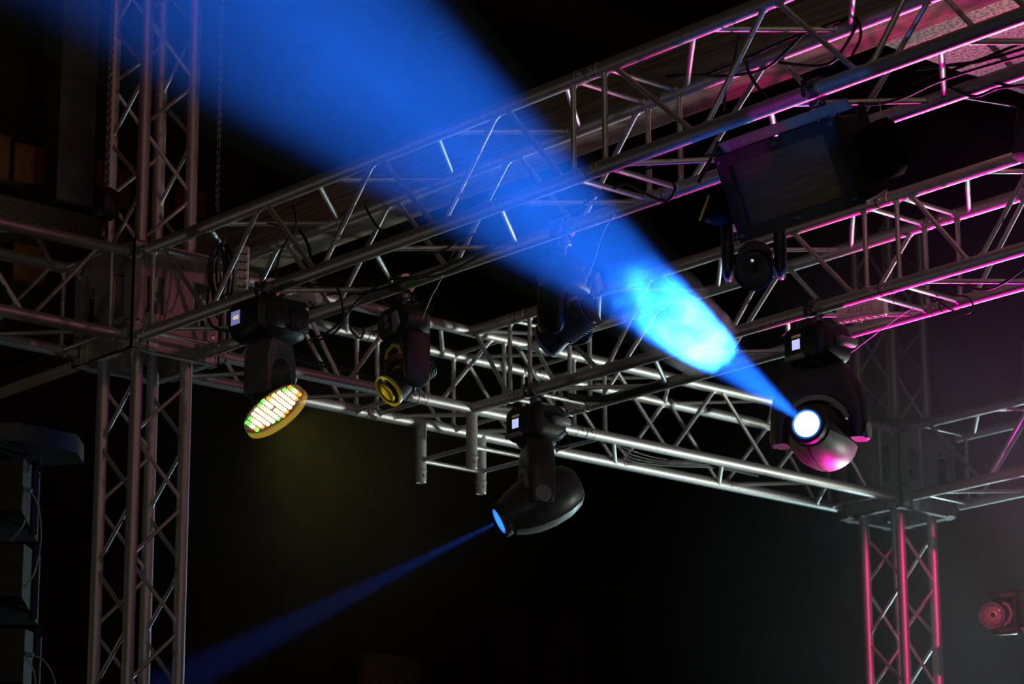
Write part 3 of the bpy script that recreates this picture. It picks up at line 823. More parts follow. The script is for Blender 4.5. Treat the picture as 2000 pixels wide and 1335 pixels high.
# ------------------------------------------------------------------ cables
def bez(pts, n=8):
    """Catmull-Rom through the points"""
    P = [V(p) for p in pts]; out = []
    for i in range(len(P) - 1):
        p0 = P[max(i - 1, 0)]; p1 = P[i]; p2 = P[i + 1]; p3 = P[min(i + 2, len(P) - 1)]
        for k in range(n):
            t = k / n
            out.append(0.5 * ((2 * p1) + (p2 - p0) * t + (2 * p0 - 5 * p1 + 4 * p2 - p3) * t * t + (3 * p1 - p0 - 3 * p2 + p3) * t ** 3))
    out.append(P[-1]); return out


def cable(label, pts, r=0.0045, m=CAB, group=None, name='cable', cat='cable'):
    p = bez(pts)
    return solo(name, label, cat, MB().path(p, r, 8), m, p[0], group)


def cpx(label, px, y, r=0.0045, m=CAB, **k):
    return cable(label, [at(a[0], a[1], y=(a[2] if len(a) > 2 else y)) for a in px], r, m, **k)


cpx('thin black cable looping from the front truss down to the wash light base', [(566, 558), (600, 556), (655, 560), (669, 600), (668, 632), (645, 655), (608, 668)], -0.02, 0.004)
cpx('black cable curving behind the wash light toward the lower tube', [(735, 560), (700, 585), (668, 625), (640, 648), (604, 664)], 0.02, 0.004)
cpx('black cable hanging down past the end of the left brace, by the wash light', [(538, 545), (545, 500), (560, 470), (578, 440), (574, 400), (590, 375)], -0.12, 0.004)
cpx('thick black cable dropping between the front truss tubes', [(585, 450), (598, 470), (606, 500), (600, 540), (590, 560)], 0.05, 0.006)
cpx('black cable sagging below the lower rear tube to the yellow lens light', [(735, 572), (748, 590), (775, 602), (800, 596), (808, 580), (800, 570), (770, 552)], HF + 0.02, 0.0045)
cpx('thin grey wire from the yellow lens light up to the front truss', [(825, 622), (842, 580), (856, 555), (872, 520), (886, 492), (892, 470)], HF - 0.03, 0.0022, WIRE, name='safety_wire', cat='wire')
cpx('black cable arching off the yellow lens light along the lower rear tube', [(806, 612), (805, 590), (790, 566), (770, 550), (760, 545)], HF + 0.01, 0.004)
cpx('black cable swagging across the bottom of the front truss near the blue beam', [(800, 480), (822, 490), (845, 494), (870, 487), (895, 470), (930, 455)], -0.05, 0.0045)
cpx('dark cable lying along the inside of the front truss', [(640, 575), (700, 558), (760, 545), (820, 540), (880, 515), (960, 480)], 0.08, 0.006)
cpx('second dark cable lying along the inside of the front truss', [(700, 575), (760, 560), (800, 545), (850, 538), (900, 520), (985, 470)], 0.11, 0.005)
cpx('black cable crossing in front of the front truss braces', [(712, 400), (735, 440), (765, 464), (790, 470)], -0.1, 0.005)
cpx('black cable draped over the cross braces at the truss joint', [(1115, 372), (1150, 372), (1185, 372), (1225, 360), (1260, 378), (1300, 392), (1318, 372), (1315, 355)], 0.0, 0.005)
cpx('black cable hanging under the truss joint near the blue beam', [(1080, 430), (1130, 405), (1170, 378), (1195, 372)], 0.02, 0.005)
cpx('thin wire from the finned light up to the front truss', [(1142, 552), (1160, 510), (1180, 450), (1205, 412)], HF - 0.02, 0.002, WIRE, name='safety_wire', cat='wire')
cpx('black cable dropping vertically through the front truss', [(1448, 55), (1440, 80), (1434, 120), (1430, 135), (1417, 170), (1415, 215)], -0.05, 0.005)
cpx('black cable looping down behind the strobe light', [(1455, 110), (1462, 140), (1480, 170), (1500, 192)], -0.02, 0.0055)
cpx('black cable running along the upper tubes above the timber', [(1300, 150), (1340, 146), (1420, 148), (1490, 135), (1530, 105), (1570, 65)], 0.1, 0.005)
cpx('second black cable running along the upper tubes', [(1380, 145), (1450, 118), (1520, 85), (1580, 62), (1640, 40)], 0.12, 0.005)
cpx('black cable hooked below the upper tubes beside the timber', [(1520, 122), (1560, 126), (1600, 128), (1632, 115), (1665, 65), (1672, 40)], 0.14, 0.0055)
cpx('black cable tied around the upper tube at right', [(1664, 108), (1680, 75), (1678, 45), (1662, 32), (1630, 48)], 0.15, 0.005)
cpx('bundle cable hanging behind the strobe along the lower tubes', [(1260, 330), (1310, 318), (1380, 312), (1440, 290), (1490, 262), (1540, 235)], 0.05, 0.005)
cpx('lower bundle cable behind the strobe', [(1330, 320), (1395, 300), (1440, 285), (1500, 250), (1560, 222)], 0.1, 0.004)
cpx('short cable tail hanging in front of the lower tube, left of the strobe', [(1402, 275), (1393, 300), (1378, 330), (1364, 356), (1372, 340)], 0.0, 0.006)
cpx('thin wire loop from the strobe to the truss above', [(1716, 192), (1724, 240), (1722, 280), (1705, 305), (1692, 316)], -0.12, 0.002, WIRE, name='safety_wire', cat='wire')
cpx('black cable swag under the right end of the front truss', [(1600, 198), (1650, 196), (1700, 204), (1760, 192), (1830, 160), (1905, 135), (2010, 105)], 0.0, 0.005)
cpx('black cable crossing the pink concrete at upper right', [(1790, 135), (1850, 128), (1920, 118), (2010, 92)], 0.08, 0.006)
cpx('second black cable crossing the pink concrete at upper right', [(1780, 165), (1850, 140), (1925, 112), (2010, 78)], 0.1, 0.005)
cpx('sagging black cable crossing the lower tube at the right edge', [(1845, 165), (1900, 188), (1950, 172), (2010, 165)], 0.12, 0.005)
cpx('black cable slanting down over the concrete to the right edge', [(1890, 148), (1920, 155), (1960, 165), (2010, 172)], 0.16, 0.005)
cpx('black cable swinging along the magenta truss at the right edge', [(1852, 548), (1890, 560), (1925, 565), (1955, 555), (1985, 535), (2010, 515)], DY, 0.0055)
cpx('black cable coil hanging below the magenta truss near the right edge', [(1815, 565), (1840, 592), (1870, 610), (1893, 610), (1900, 595), (1890, 580), (1868, 577)], DY + 0.1, 0.0035)
cpx('thin cable loop on the magenta truss', [(1812, 565), (1810, 578), (1822, 583), (1830, 578)], DY + 0.05, 0.0025)
cpx('thin grey wire from the big moving head up to the magenta truss', [(1660, 690), (1690, 667), (1730, 637), (1760, 615), (1784, 602)], DY + 0.02, 0.002, WIRE, name='safety_wire', cat='wire')
cpx('short wire loop above the big moving head', [(1558, 630), (1557, 640), (1560, 650), (1540, 648), (1528, 655)], DY - HF, 0.002, WIRE, name='safety_wire', cat='wire')
cpx('thick black cable lying along the second truss near the T junction', [(1100, 776), (1140, 780), (1180, 781), (1220, 774), (1260, 762), (1300, 752)], DY + 0.05, 0.009)
cpx('second thick black cable lying along the second truss', [(1110, 770), (1150, 776), (1200, 772), (1250, 758), (1290, 748)], DY + 0.02, 0.008)
for k, (lb, dy) in enumerate((('upper of four dark cables sagging inside the rear truss', 0), ('second of four dark cables sagging inside the rear truss', 8), ('third of four dark cables sagging inside the rear truss', 14), ('lowest of four dark cables sagging inside the rear truss', 20))):
    a = [at(1195 + 4 * k, 866 + 0.2 * dy, x=0.02), at(1230, 878 + dy, x=0.0), at(1275, 892 + 0.7 * dy, x=0.0), at(1330, 900 + .5 * dy, x=0.0), at(1400, 905 + .4 * dy, x=0.02), at(1480, 925 + .2 * dy, x=0.03)]
    cable(lb, a, 0.005)
cpx('thin cable loop dangling behind the side-on moving head', [(1090, 846), (1105, 843), (1112, 858), (1108, 872), (1092, 874), (1080, 862)], DY - 0.1, 0.003)
for k, lb in enumerate(('upper black cable lying on the rear truss behind the wash light', 'lower black cable lying on the rear truss behind the wash light')):
    cable(lb, [at(560, 680 + 14 * k, x=0.02), at(610, 703 + 8 * k, x=0.0), at(660, 715 + 6 * k, x=0.0), at(720, 735, x=0.0), at(770, 752, x=0.02)], 0.006)
cable('black cable hanging off the rear truss beside the yellow lens light', [at(684, 610, x=0.12), at(683, 635, x=0.16), at(690, 650, x=0.21), at(705, 660, x=0.21), at(712, 640, x=0.16)], 0.0055)
# coil of cables hung by the corner block
T = Thing('cable_coil', 'coil of black cables hanging from the front truss beside the corner block', 'cable coil', at(430, 480, y=-0.02))
rnd = random.Random(3)
for k in range(9):
    x0 = 432 + rnd.uniform(-12, 12); wd = 10 + rnd.uniform(0, 12); yb = 560 + rnd.uniform(-15, 45); yy = -0.08 + 0.018 * k
    pts = [at(x0, 470 + rnd.uniform(-8, 8), y=yy), at(x0 - wd, 510, y=yy), at(x0 - wd - 2, 545, y=yy), at(x0 - wd * .3, yb + 12, y=yy), at(x0 + wd * .7, yb, y=yy), at(x0 + wd, 520, y=yy), at(x0 + 4, 478, y=yy)]
    T.part('cable_loop', MB().path(bez(pts), 0.0045, 8), CAB)
cpx('black cable falling from the coil and curling under the front truss', [(408, 560), (405, 590), (408, 625), (420, 640), (445, 646), (470, 640)], -0.03, 0.006)
cpx('black cable rising from the upright socket strip over the cross brace', [(466, 478), (480, 455), (495, 440), (520, 436), (545, 440)], -0.02, 0.0035)
# tape bands
for lb, a, b, m_ in (('purple tape band round the lower stub of the rear truss by the left tower', V((-HF, 0.243, -HF)), V((-HF, 0.30, -HF)), TAPE), ('purple tape band round the upper rear tube behind the socket strip', at(494, 545, x=0.175), at(504, 547, x=0.175), TAPE)):
    if b.x == a.x and abs(a.x + HF) < 1e-6:
        solo('tape_band', lb, 'tape', MB().path([a, b], 0.0262, 20), m_, a)
    else:
        a = V((HF, 0.30, HF)); b = V((HF, 0.37, HF)); solo('tape_band', lb, 'tape', MB().path([a, b], 0.0262, 20), m_, a)
g = at(812, 556, y=HF - 0.0); g = V((g.x, HF, -HF))
solo('tape_band', 'green tape patch on the lower tube above the yellow lens light', 'tape', MB().path([g - V((0.02, 0, 0)), g + V((0.02, 0, 0))], 0.0258, 20), GTAPE, g)

# ------------------------------------------------------------------ chains and hoist
def chain_mb(a, b, link=0.026):
    a = V(a); b = V(b); n = int((b - a).length / (link * 0.72)); m = MB(); t = (b - a).normalized()
    for i in range(n):
        c = a + t * (i + 0.5) * link * 0.72; s = V((1, 0, 0)) if i % 2 else V((0, 1, 0))
        m.path([c + t * math.cos(q) * link * 0.5 + s * math.sin(q) * link * 0.32 for q in [2 * PI * k / 8 for k in range(8)]], 0.0030, 5, closed=True)
    return m


c0 = at(208, 372, d=12.0); c1 = V((c0.x, c0.y, 2.6))
T = Thing('chain_hoist', 'black chain hoist hanging beside the left tower above the corner block', 'chain hoist', c0)
T.part('chain', chain_mb(c1, c0 + V((0.0, 0, 0.0))), CHAIN)
bd = MB().box(c0 + V((0, 0, -0.06)), (0.10, 0.085, 0.13), bev=0.02)
T.part('hoist_body', bd, BLK2)
T.part('hook', MB().path(bez([c0 + V(p) for p in ((0, 0, -0.12), (0, 0, -0.16), (0.035, -0.02, -0.19), (0.04, -0.03, -0.23), (0.0, 0, -0.255), (-0.035, 0.02, -0.235))]), 0.012, 10), BLK2)
sl = MB().path(bez([c0 + V(p) for p in ((0.0, 0, -0.25), (0.05, -0.04, -0.20), (0.02, -0.01, -0.14))]), 0.008, 8)
T.part('latch', sl, CHAIN)
e0 = at(424, 412, y=0.1)
solo('hanging_chain', 'thin chain hanging down into the front truss right of the left tower', 'chain', chain_mb((e0.x, e0.y, 2.6), e0, 0.022), CHAIN, e0)

# ------------------------------------------------------------------ line array speakers at left
SPD = 9.6
rgt = cam2world((1, 0, 0)); rgt = V((rgt.x, rgt.y, 0)).normalized(); fwd = V((-rgt.y, rgt.x, 0))   # fwd: away from the camera
gsp = 'speaker cabinets of the line array'
for lb, yt, yb, xr in (('uppermost speaker cabinet of the stack, right under the steel frame', 893, 998, 44), ('middle speaker cabinet of the stack at the left edge', 1060, 1166, 44.5), ('lowest speaker cabinet of the stack at the left edge', 1226, 1334, 47)):
    a = at(xr, yt, d=SPD); b = at(xr, yb, d=SPD); h0 = a.z - b.z; mid = (a + b) / 2
    T = Thing('line_array_speaker', lb, 'speaker', mid - rgt * 0.3, gsp)
    W2 = 0.62; rings = []
    for dpt, hx in ((0.0, h0 / 2), (0.012, h0 / 2 + 0.004), (0.34, h0 / 2 + 0.034), (0.35, h0 / 2 + 0.030)):
        rings.append([mid + fwd * dpt + rgt * x + V((0, 0, z)) for x, z in ((0, hx), (-W2, hx), (-W2, -hx), (0, -hx))])
    cab = T.part('cabinet', MB().loft(rings, smooth=False), CABBOX)
    T.part('grille', MB().loft([[mid + fwd * dpt + rgt * x + V((0, 0, z)) for x, z in ((-0.01, h0 / 2 + .02), (-W2 + .01, h0 / 2 + .02), (-W2 + .01, -h0 / 2 - .02), (-0.01, -h0 / 2 - .02))] for dpt in (0.351, 0.365)], smooth=False), BLK2)
    T.part('rigging_arm', MB().box(mid + fwd * 0.2 + rgt * 0.006 + V((0, 0, 0)), (0.02, 0.02, h0 + 0.08)), BLK2)
    if yt != 1060:
        py = yt + (62 if yt < 900 else 50)
        q = at(xr + 3, py, d=SPD + 0.03)
        T.part('connector', MB().tube(q - rgt * 0.006, q + rgt * 0.026 - V((0, 0, .006)), 0.008, 12), TEAL, label='teal cable connector')
# bumper frame
q0 = at(0, 824, d=SPD); q1 = at(36, 824, d=SPD); q2 = at(151, 858, d=SPD + 0.16); hb_ = at(36, 824, d=SPD).z - at(36, 862, d=SPD).z
T = Thing('speaker_flying_frame', 'grey steel flying frame on top of the speaker stack', 'flying frame', q1)
o0 = q0 - rgt * 0.4
poly = [o0, q1, V((q2.x, q2.y, q1.z)), V((q2.x, q2.y, q1.z)) + fwd * 0.16, o0 + fwd * 0.5]
T.part('frame', MB().loft([[p + V((0, 0, 0)) for p in poly], [p - V((0, 0, hb_)) for p in poly]], smooth=False), BUMPER)
for px_, py_ in ((52, 905), (78, 912)):
    sh = MB(); s_ = at(px_, py_, d=SPD + 0.1); sh.path([s_ + V((math.cos(a) * 0.014, 0, math.sin(a) * 0.02 - 0.01)) for a in [PI * k / 8 for k in range(-8, 8)]], 0.003, 6, closed=True)
    sh.tube(s_ + V((0, 0, 0.0)), s_ + V((0, 0, 0.05)), 0.004, 6)
    T.part('shackle', sh, CHAIN)
T.part('chain', chain_mb(q1 - rgt * 0.35 + fwd * 0.2, V((q1.x, q1.y, 2.6)) - rgt * 0.35 + fwd * 0.2), CHAIN)
for lb, pp in (('thin cable curving from the top speaker to the middle speaker', [(58, 957), (74, 985), (80, 1030), (78, 1070), (66, 1120), (46, 1148)]), ('short cable drooping from the top speaker connector', [(47, 958), (55, 975), (54, 1000), (42, 1030), (20, 1056)]), ('cable drooping from the lowest speaker connector', [(50, 1283), (62, 1300), (68, 1318), (69, 1350)]), ('thin dark cable hanging right of the lowest speaker', [(52, 1278), (80, 1285), (100, 1310), (112, 1350)])):
    cable(lb, [at(x, y, d=SPD + 0.02) for x, y in pp], 0.0028, GREY2)

# ------------------------------------------------------------------ building
struct('floor', MB().box((3, 2, -H - 0.05), (30, 30, 0.1)), FLOORM)
WX = -4.2
struct('wall_back', MB().box((WX - 0.15, 4, 0), (0.3, 26, 2 * H)), WALLM)
struct('wall_side', MB().box((4, 12.1, 0), (18, 0.2, 2 * H)), WALLM)
struct('ceiling', MB().box((2, 3, 4.0), (14, 24, 0.1)), DWOOD)
# rafters under the ceiling
for i in range(7):
    y = -1.0 + i * 1.5
    solo('rafter', 'dark wooden roof rafter above the rig', 'rafter', MB().box((2, y, 3.799), (12.4, 0.16, 0.30)), DWOOD, (2, y, 3.66), 'roof rafters')
for i in range(4):
    x = -3.0 + i * 1.6
    solo('purlin', 'dark wooden purlin crossing below the rafters', 'purlin', MB().box((x, 3.5, 3.57), (0.2, 14, 0.18)), DWOOD, (x, 3.5, 3.48), 'roof purlins')
# back wall: post, rail and ochre boards between them
f = WX


def wallbox(name, label, cat, px0, px1, py0, py1, m, dep, slope=True, group=None):
    """box on the back wall spanning the given corners at its face"""
    a = at(px0, py0, x=f + dep); b = at(px1, py1, x=f + dep)
    return solo(name, label, cat, MB().box((f + dep / 2, (a.y + b.y) / 2, (a.z + b.z) / 2), (dep, abs(b.y - a.y), abs(a.z - b.z))), m, (f + dep / 2, (a.y + b.y) / 2, min(a.z, b.z)), group)


wallbox('wall_post', 'grey rendered post on the back wall, left of the left tower', 'post', 128, 181, -60, 405, mat('grey_render', (0.15, 0.14, 0.135), 0, .9, 14, 0.35, 0.3), 0.2)
ra = at(-60, 395, x=f + 0.25); rb = at(210, 430, x=f + 0.25)
solo('wall_rail', 'broad timber rail along the back wall behind the left truss', 'rail', MB().box((f + 0.15, ra.y + 1.2, at(60, 428, x=f + 0.25).z), (0.3, 4.2, 0.17)), DWOOD, (f + 0.15, ra.y, 1.6))
for lb, x0, x1, y0, y1 in (('ochre wall board at the extreme left edge above the rail', -50, 17, 250, 352), ('wide ochre wall board above the rail, left of the grey post', 30, 92, 276, 366), ('narrow ochre wall board just right of the grey post', 190, 203, 312, 366), ('ochre wall board behind the left tower', 222, 252, 325, 410), ('ochre wall board seen between the tower legs', 300, 330, 340, 420), ('ochre wall board right of the left tower', 345, 402, 360, 425), ('ochre wall board below the rail', 28, 86, 472, 556)):
    wallbox('wall_board', lb, 'wall board', x0, x1, y0, y1, OWOOD, 0.06, group='ochre wall boards')
pa = at(728, 1272, x=f + 0.75); pb = at(822, 1256, x=f + 0.75)
solo('wooden_cabinet', 'plain brown wooden cabinet standing in front of the drape at the bottom of the photo', 'cabinet', MB().box((f + 0.67, (pa.y + pb.y) / 2, (pa.z - H) / 2), (0.16, pb.y - pa.y, pa.z + H), bev=0.01), OWOOD2, (f + 0.67, pa.y, -H))
# long slanting timbers left behind the corner block
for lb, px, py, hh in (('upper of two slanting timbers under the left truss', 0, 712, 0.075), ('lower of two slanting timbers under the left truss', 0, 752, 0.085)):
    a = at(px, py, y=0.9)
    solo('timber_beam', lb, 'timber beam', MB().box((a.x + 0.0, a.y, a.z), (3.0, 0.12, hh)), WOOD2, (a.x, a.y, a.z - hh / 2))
# weathered beam above the front truss
solo('timber_beam', 'long weathered timber beam lying just behind and above the front truss', 'timber beam', MB().box((1.9, 1.02, 0.66), (6.6, 0.17, 0.22)), WOOD, (1.9, 1.02, 0.55))
solo('timber_beam', 'dark plank behind the weathered beam', 'timber beam', MB().box((1.9, 1.35, 0.85), (6.6, 0.45, 0.05)), DWOOD2, (1.9, 1.35, 0.82))
ca = at(1810, 117, z=0.75); cb = at(2000, 187, z=0.75)
solo('concrete_beam', 'rough concrete beam lit pink at the upper right corner', 'concrete beam', MB().box((ca.x + 0.31, 2.2, 0.95), (0.62, 2.1, 0.40)), CONC, (ca.x + 0.3, 2.2, 0.75))
# stage drape with folds at the back
dr = MB(); n = 160; A = []; B = []
for i in range(n + 1):
    y = -3 + 9.0 * i / n; x = WX + 0.45 + 0.07 * math.sin(i * 0.9) + 0.03 * math.sin(i * 2.3)
    A.append(V((x, y, -0.05))); B.append(V((x - 0.0, y, -H + 0.02)))
A2 = [p - V((0.015, 0, 0)) for p in A]; B2 = [p - V((0.015, 0, 0)) for p in B]
dr.add(A + B + A2 + B2, [(i, i + 1, n + 1 + i + 1, n + 1 + i) for i in range(n)] + [(2 * (n + 1) + i, 3 * (n + 1) + i, 3 * (n + 1) + i + 1, 2 * (n + 1) + i + 1) for i in range(n)] + [(i, 2 * (n + 1) + i, 2 * (n + 1) + i + 1, i + 1) for i in range(n)], smooth=True)
solo('stage_drape', 'dark red brown stage drape hanging at the back under the trusses', 'drape', dr, DRAPE, (WX + 0.45, 1, -H + 0.02))
# dark fixture fragment at the right edge
fg = at(2003, 262, y=0.6)
T = Thing('par_can', 'dark lamp body cut by the right edge, hung above the magenta truss', 'stage light', fg)
T.part('body', MB().lathe([(-0.11, 0.05), (-0.10, 0.075), (0.05, 0.085), (0.08, 0.06)], fg + V((0.06, 0, 0)), (0.2, 0.1, 1), 20), BLK2)
T.part('hanger', MB().tube(fg + V((0.06, 0, 0.07)), (fg.x + 0.06, HF, -HF), 0.008, 8), BLK)


# ------------------------------------------------------------------ haze
def haze(name, label, mb, org, dens_nodes, aniso=0.4, col=(1, 1, 1), step=None):
    m = bpy.data.materials.new(name); m.use_nodes = True; nt = m.node_tree
    for nd in list(nt.nodes): nt.nodes.remove(nd)
    out = nt.nodes.new('ShaderNodeOutputMaterial'); vs = nt.nodes.new('ShaderNodeVolumeScatter')
    vs.inputs['Color'].default_value = (*col, 1); vs.inputs['Anisotropy'].default_value = aniso
    nt.links.new(vs.outputs['Volume'], out.inputs['Volume'])
    tc = nt.nodes.new('ShaderNodeTexCoord')
    d = dens_nodes(nt, tc)
    nt.links.new(d, vs.inputs['Density'])
    o = solo(name, label, 'haze', mb, m, org, kind='stuff')
    return o


def nmath(nt, op, a, b=None, c=None, clamp_=False):
    n = nt.nodes.new('ShaderNodeMath'); n.operation = op; n.use_clamp = clamp_
    for i, v in enumerate((a, b, c)):
        if v is None: continue
        if isinstance(v, (int, float)): n.inputs[i].default_value = v
        else: nt.links.new(v, n.inputs[i])
    return n.outputs[0]


def noise(nt, tc, scale, detail=4, stretch=None, dist=0.0):
    n = nt.nodes.new('ShaderNodeTexNoise'); n.inputs['Scale'].default_value = scale; n.inputs['Detail'].default_value = detail
    n.inputs['Distortion'].default_value = dist
    nt.links.new(tc.outputs['Object'], n.inputs['Vector'])
    return n.outputs['Fac']


def vdist(nt, tc, p):
    n = nt.nodes.new('ShaderNodeVectorMath'); n.operation = 'DISTANCE'
    nt.links.new(tc.outputs['Object'], n.inputs[0]); n.inputs[1].default_value = tuple(p)
    return n.outputs['Value']


AP6 = LENS6 + DB * 0.004
PUFF = LENS6 + DB * 1.02


def dens6(nt, tc):
    r = vdist(nt, tc, (0, 0, 0))
    base = nmath(nt, 'MULTIPLY_ADD', r, 0.0122, 0.0)
    fo = nt.nodes.new('ShaderNodeMapRange'); nt.links.new(r, fo.inputs['Value']); fo.interpolation_type = 'SMOOTHSTEP'
    fo.inputs['From Min'].default_value = 2.9; fo.inputs['From Max'].default_value = 5.6; fo.inputs['To Min'].default_value = 1.0; fo.inputs['To Max'].default_value = 0.36
    base = nmath(nt, 'MULTIPLY', base, fo.outputs[0])
    n1_ = noise(nt, tc, 1.6, 4, dist=0.6)
    mod = nt.nodes.new('ShaderNodeMapRange'); nt.links.new(n1_, mod.inputs['Value'])
    mod.inputs['From Min'].default_value = 0.3; mod.inputs['From Max'].default_value = 0.7; mod.inputs['To Min'].default_value = 0.62; mod.inputs['To Max'].default_value = 1.3
    b2 = nmath(nt, 'MULTIPLY', base, mod.outputs[0])
    # dense puffs of fresh smoke about a metre from the lens
    acc = b2
    for c, rad, amp in ((DB * 1.25, 0.18, 8.0), (DB * 1.46, 0.36, 1.0)):
        dd = vdist(nt, tc, c)
        k = nmath(nt, 'SUBTRACT', 1.0, nmath(nt, 'DIVIDE', dd, rad), clamp_=True)
        k = nmath(nt, 'POWER', k, 0.8)
        n2_ = noise(nt, tc, 8.0, 6, dist=0.5)
        m2 = nt.nodes.new('ShaderNodeMapRange'); nt.links.new(n2_, m2.inputs['Value'])
        m2.inputs['From Min'].default_value = 0.47; m2.inputs['From Max'].default_value = 0.62; m2.inputs['To Min'].default_value = 0.0
        acc = nmath(nt, 'ADD', acc, nmath(nt, 'MULTIPLY', nmath(nt, 'MULTIPLY', k, m2.outputs[0]), amp))
    return acc


def cone_mb(o, d, L, r0, r1):
    return MB().lathe([(0, r0), (L * 0.5, (r0 + r1) / 2), (L, r1)], o, d, 40)


haze('blue_beam_haze', 'drifting stage haze lit up by the wide blue beam', cone_mb(AP6, DB, 6.5, 0.032, 0.55), AP6, dens6, 0.35)


def dens7(nt, tc):
    r = vdist(nt, tc, (0, 0, 0))
    n = noise(nt, tc, 3.0, 3)
    return nmath(nt, 'MULTIPLY', nmath(nt, 'MULTIPLY_ADD', r, 0.006, 0.007), nmath(nt, 'MULTIPLY_ADD', n, 0.8, 0.6))


AP7 = LENS7 + D7 * 0.004
haze('thin_beam_haze', 'haze lit up by the thin blue beam at lower left', cone_mb(AP7, D7, 2.6, 0.065, 0.24), AP7, dens7, 0.2)


def dens_soft(rad, amp, fall=1.5):
    def fn_(nt, tc):
        sep = vdist(nt, tc, (0, 0, 0))
        k = nmath(nt, 'SUBTRACT', 1.0, nmath(nt, 'DIVIDE', sep, rad), clamp_=True)
        k = nmath(nt, 'POWER', k, fall)
        n = noise(nt, tc, 1.4, 4, dist=0.5)
        return nmath(nt, 'MULTIPLY', nmath(nt, 'MULTIPLY', k, amp), nmath(nt, 'MULTIPLY_ADD', n, 1.2, 0.4))
    return fn_


hz1 = at(1960, 1230, d=14.2)
haze('grey_floor_haze', 'pale grey haze hanging low at the right edge', MB().sphere(hz1, 1.9, 14), hz1, dens_soft(1.9, 0.05), 0.0)
hz2 = at(2030, 690, d=13.4)
haze('magenta_haze', 'purple haze drifting at the right edge under the magenta truss', MB().sphere(hz2, 1.5, 14), hz2, dens_soft(1.5, 0.06), 0.0)
hz3 = dc + n1 * 0.35
haze('amber_haze', 'faint olive haze glowing under the LED wash light', MB().sphere(hz3, 0.9, 14), hz3, dens_soft(0.9, 0.03, 1.2), 0.0)


# ------------------------------------------------------------------ lights
def light(name, kind, loc, col, power, target=None, size=0.1, spot=None, blend=0.3, shape=None):
    l = bpy.data.lights.new(name, kind); l.color = col; l.energy = power
    if kind == 'AREA':
        l.size = size
        if shape: l.shape = 'RECTANGLE'; l.size_y = shape
    else: l.shadow_soft_size = size
    if kind == 'SPOT': l.spot_size = math.radians(spot); l.spot_blend = blend
    o = bpy.data.objects.new(name, l); COL.objects.link(o); o.location = up(loc)
    if target is not None:
        dv = V(target) - V(loc); o.rotation_euler = dv.to_track_quat('-Z', 'Y').to_euler()
    return o


light('beam_lamp', 'SPOT', AP6, (0.010, 0.145, 1.0), 26000, AP6 + DB, 0.012, 9.0, 0.55)
light('thin_beam_lamp', 'SPOT', AP7, (0.02, 0.13, 1.0), 2600, AP7 + D7, 0.01, 7.0, 0.5)
# stage lamps outside the frame, together with fill lamps added for brightness
light('stage_right_lamp', 'SPOT', (3.6, 5.9, -2.6), (0.90, 1.0, 0.92), 700, (0.0, 2.5, 0.0), 0.09, 33, 0.8)
light('side_white_lamp', 'SPOT', (3.3, 5.9, -2.8), (0.92, 1.0, 0.94), 300, (2.6, 1.7, -0.3), 0.08, 32, 0.8)
light('left_fill_lamp', 'SPOT', (-2.6, -3.6, -2.4), (1.0, 0.84, 0.76), 16, (1.4, 0.2, 0.0), 0.08, 60, 0.8)  # added dim fill for the front truss tubes
light('front_fill_lamp', 'AREA', (9.0, -3.0, 1.5), (1.0, 0.86, 0.82), 7, (1.5, 0.5, 0.0), 1.2)  # added soft fill from the camera side
light('low_front_fill_lamp', 'AREA', (7.0, -4.5, -3.2), (1.0, 0.82, 0.79), 15, (0.8, 0.2, 0.0), 0.5)  # second added fill, low on the camera side
light('magenta_lamp', 'SPOT', (1.3, 3.5, -2.0), (1.0, 0.0, 0.40), 560, (3.5, 1.3, 0.1), 0.06, 48, 0.8)
light('violet_boost_lamp', 'SPOT', (2.1, 3.1, -1.6), (0.9, 0.0, 1.0), 500, (4.3, 1.75, 0.0), 0.05, 44, 0.7)  # added to saturate the right end of the second truss
light('pink_fill_lamp', 'SPOT', (3.7, 1.55, 0.30), (1.0, 0.24, 0.34), 22, (2.9, 1.2, 0.62), 0.08, 105, 0.8)  # added just above the second truss to tint timber and concrete
light('far_pink_lamp', 'SPOT', (5.0, 3.2, 0.6), (1.0, 0.03, 0.24), 620, (0.0, TY, -0.98), 0.05, 15.5, 0.5)
light('strobe_fill_lamp', 'SPOT', (6.2, -4.2, -2.6), (1.0, 0.92, 0.66), 110, fc + V((0, 0, -0.06)), 0.05, 5.6, 0.6)  # added narrow fill to lift the strobe window
light('purple_haze_fill', 'SPOT', (1.6, 7.2, -2.2), (0.75, 0.03, 0.55), 1000, hz2 + V((0, 0, 0.25)), 0.2, 30, 0.8)  # added to colour the haze at the right edge
light('pink_high_lamp', 'SPOT', (1.5, -2.2, 2.5), (1.0, 0.02, 0.36), 6, (0.0, 0.0, 1.05), 0.03, 34, 0.6)
light('yellow_lamp', 'AREA', (6.5, -3.0, 2.4), (1.0, 0.86, 0.22), 7, (2.8, 0.0, 0.0), 0.12)
light('blue_wash_lamp', 'SPOT', (3.55, 1.0, -2.0), (0.04, 0.22, 1.0), 60, (3.55, -0.12, -0.35), 0.05, 22, 0.4)
light('blue_pin_lamp', 'SPOT', top + V((0.3, -1.8, -1.0)), (0.05, 0.25, 1.0), 40, top + V((0.14, 0, 0.02)), 0.02, 8, 0.3)
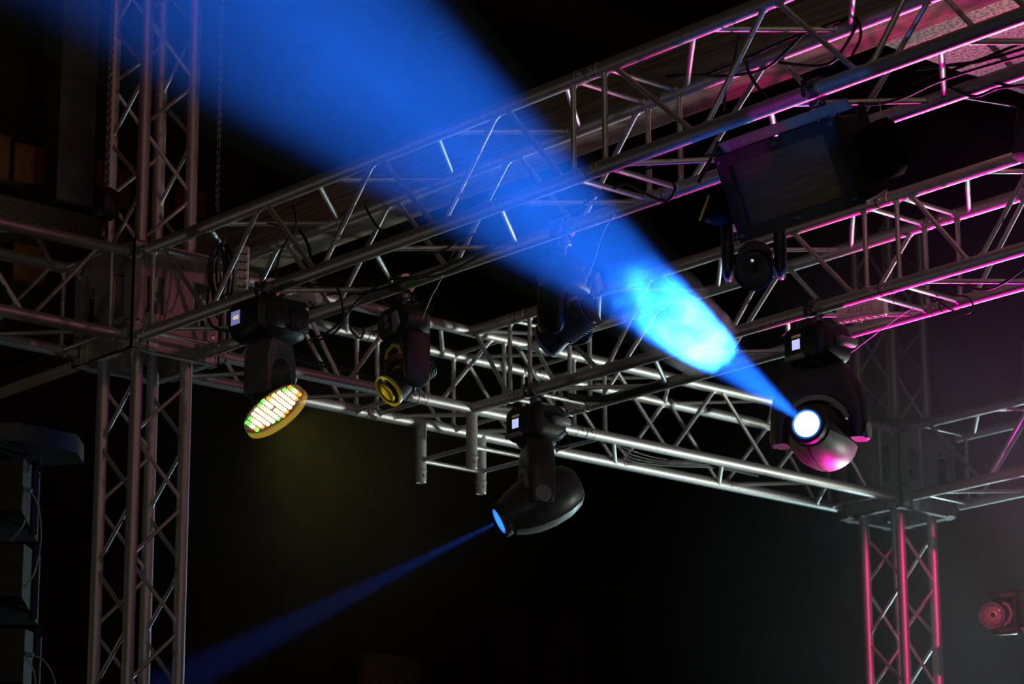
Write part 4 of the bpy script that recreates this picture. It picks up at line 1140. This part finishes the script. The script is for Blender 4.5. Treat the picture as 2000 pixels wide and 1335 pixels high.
light('violet_pin_lamp', 'SPOT', top + V((-0.5, -1.8, -1.0)), (0.75, 0.02, 0.8), 34, top + V((-0.13, 0, 0.02)), 0.02, 8, 0.3)
light('wash_glow', 'SPOT', dc + n1 * 0.03, (1.0, 0.80, 0.10), 14, dc + n1, 0.10, 150, 0.8)
light('grey_haze_fill', 'SPOT', (-1.2, 8.6, -2.6), (0.62, 0.95, 1.0), 1200, hz1 + V((0, 0, -0.6)), 0.3, 46, 0.8)  # added to make the low grey haze visible
light('amber_wall_fill', 'POINT', (-1.9, 0.4, 1.0), (1.0, 0.42, 0.14), 0.22, None, 0.3)  # added point fill for the ochre boards
light('roof_fill_lamp', 'AREA', (0.5, 3.5, 1.4), (1.0, 0.62, 0.45), 4.5, (0.5, 3.5, 4.0), 1.0)  # added fill so the rafters show faintly
light('back_wall_fill', 'POINT', (-3.0, 3.0, -2.0), (1.0, 0.62, 0.38), 1.6, None, 0.3)  # added point fill that lifts the dark background

wd = bpy.data.worlds.new('night'); S.world = wd; wd.use_nodes = True
wd.node_tree.nodes['Background'].inputs['Color'].default_value = (0.10, 0.085, 0.10, 1)
wd.node_tree.nodes['Background'].inputs['Strength'].default_value = 0.012

# ------------------------------------------------------------------ camera
cam = bpy.data.cameras.new('camera'); co = bpy.data.objects.new('camera', cam); COL.objects.link(co)
cam.sensor_width = 36.0; cam.lens = FP / 2000 * 36.0; cam.clip_end = 200
R = Matrix((RC[0], tuple(-c for c in RC[1]), tuple(-c for c in RC[2]))).transposed()
co.matrix_world = Matrix.Translation(up(OC)) @ R.to_4x4()
cam.dof.use_dof = True; cam.dof.focus_distance = 10.7; cam.dof.aperture_fstop = 5.0
S.camera = co
S.view_settings.view_transform = 'Standard'; S.view_settings.look = 'None'
S.view_settings.exposure = 0.0; S.view_settings.gamma = 1.0; S.view_settings.use_curve_mapping = False
S.cycles.use_denoising = True
S.cycles.max_bounces = 6; S.cycles.volume_bounces = 0; S.cycles.transmission_bounces = 6
S.cycles.volume_step_rate = 1.0; S.cycles.volume_max_steps = 256
S.cycles.sample_clamp_indirect = 4.0
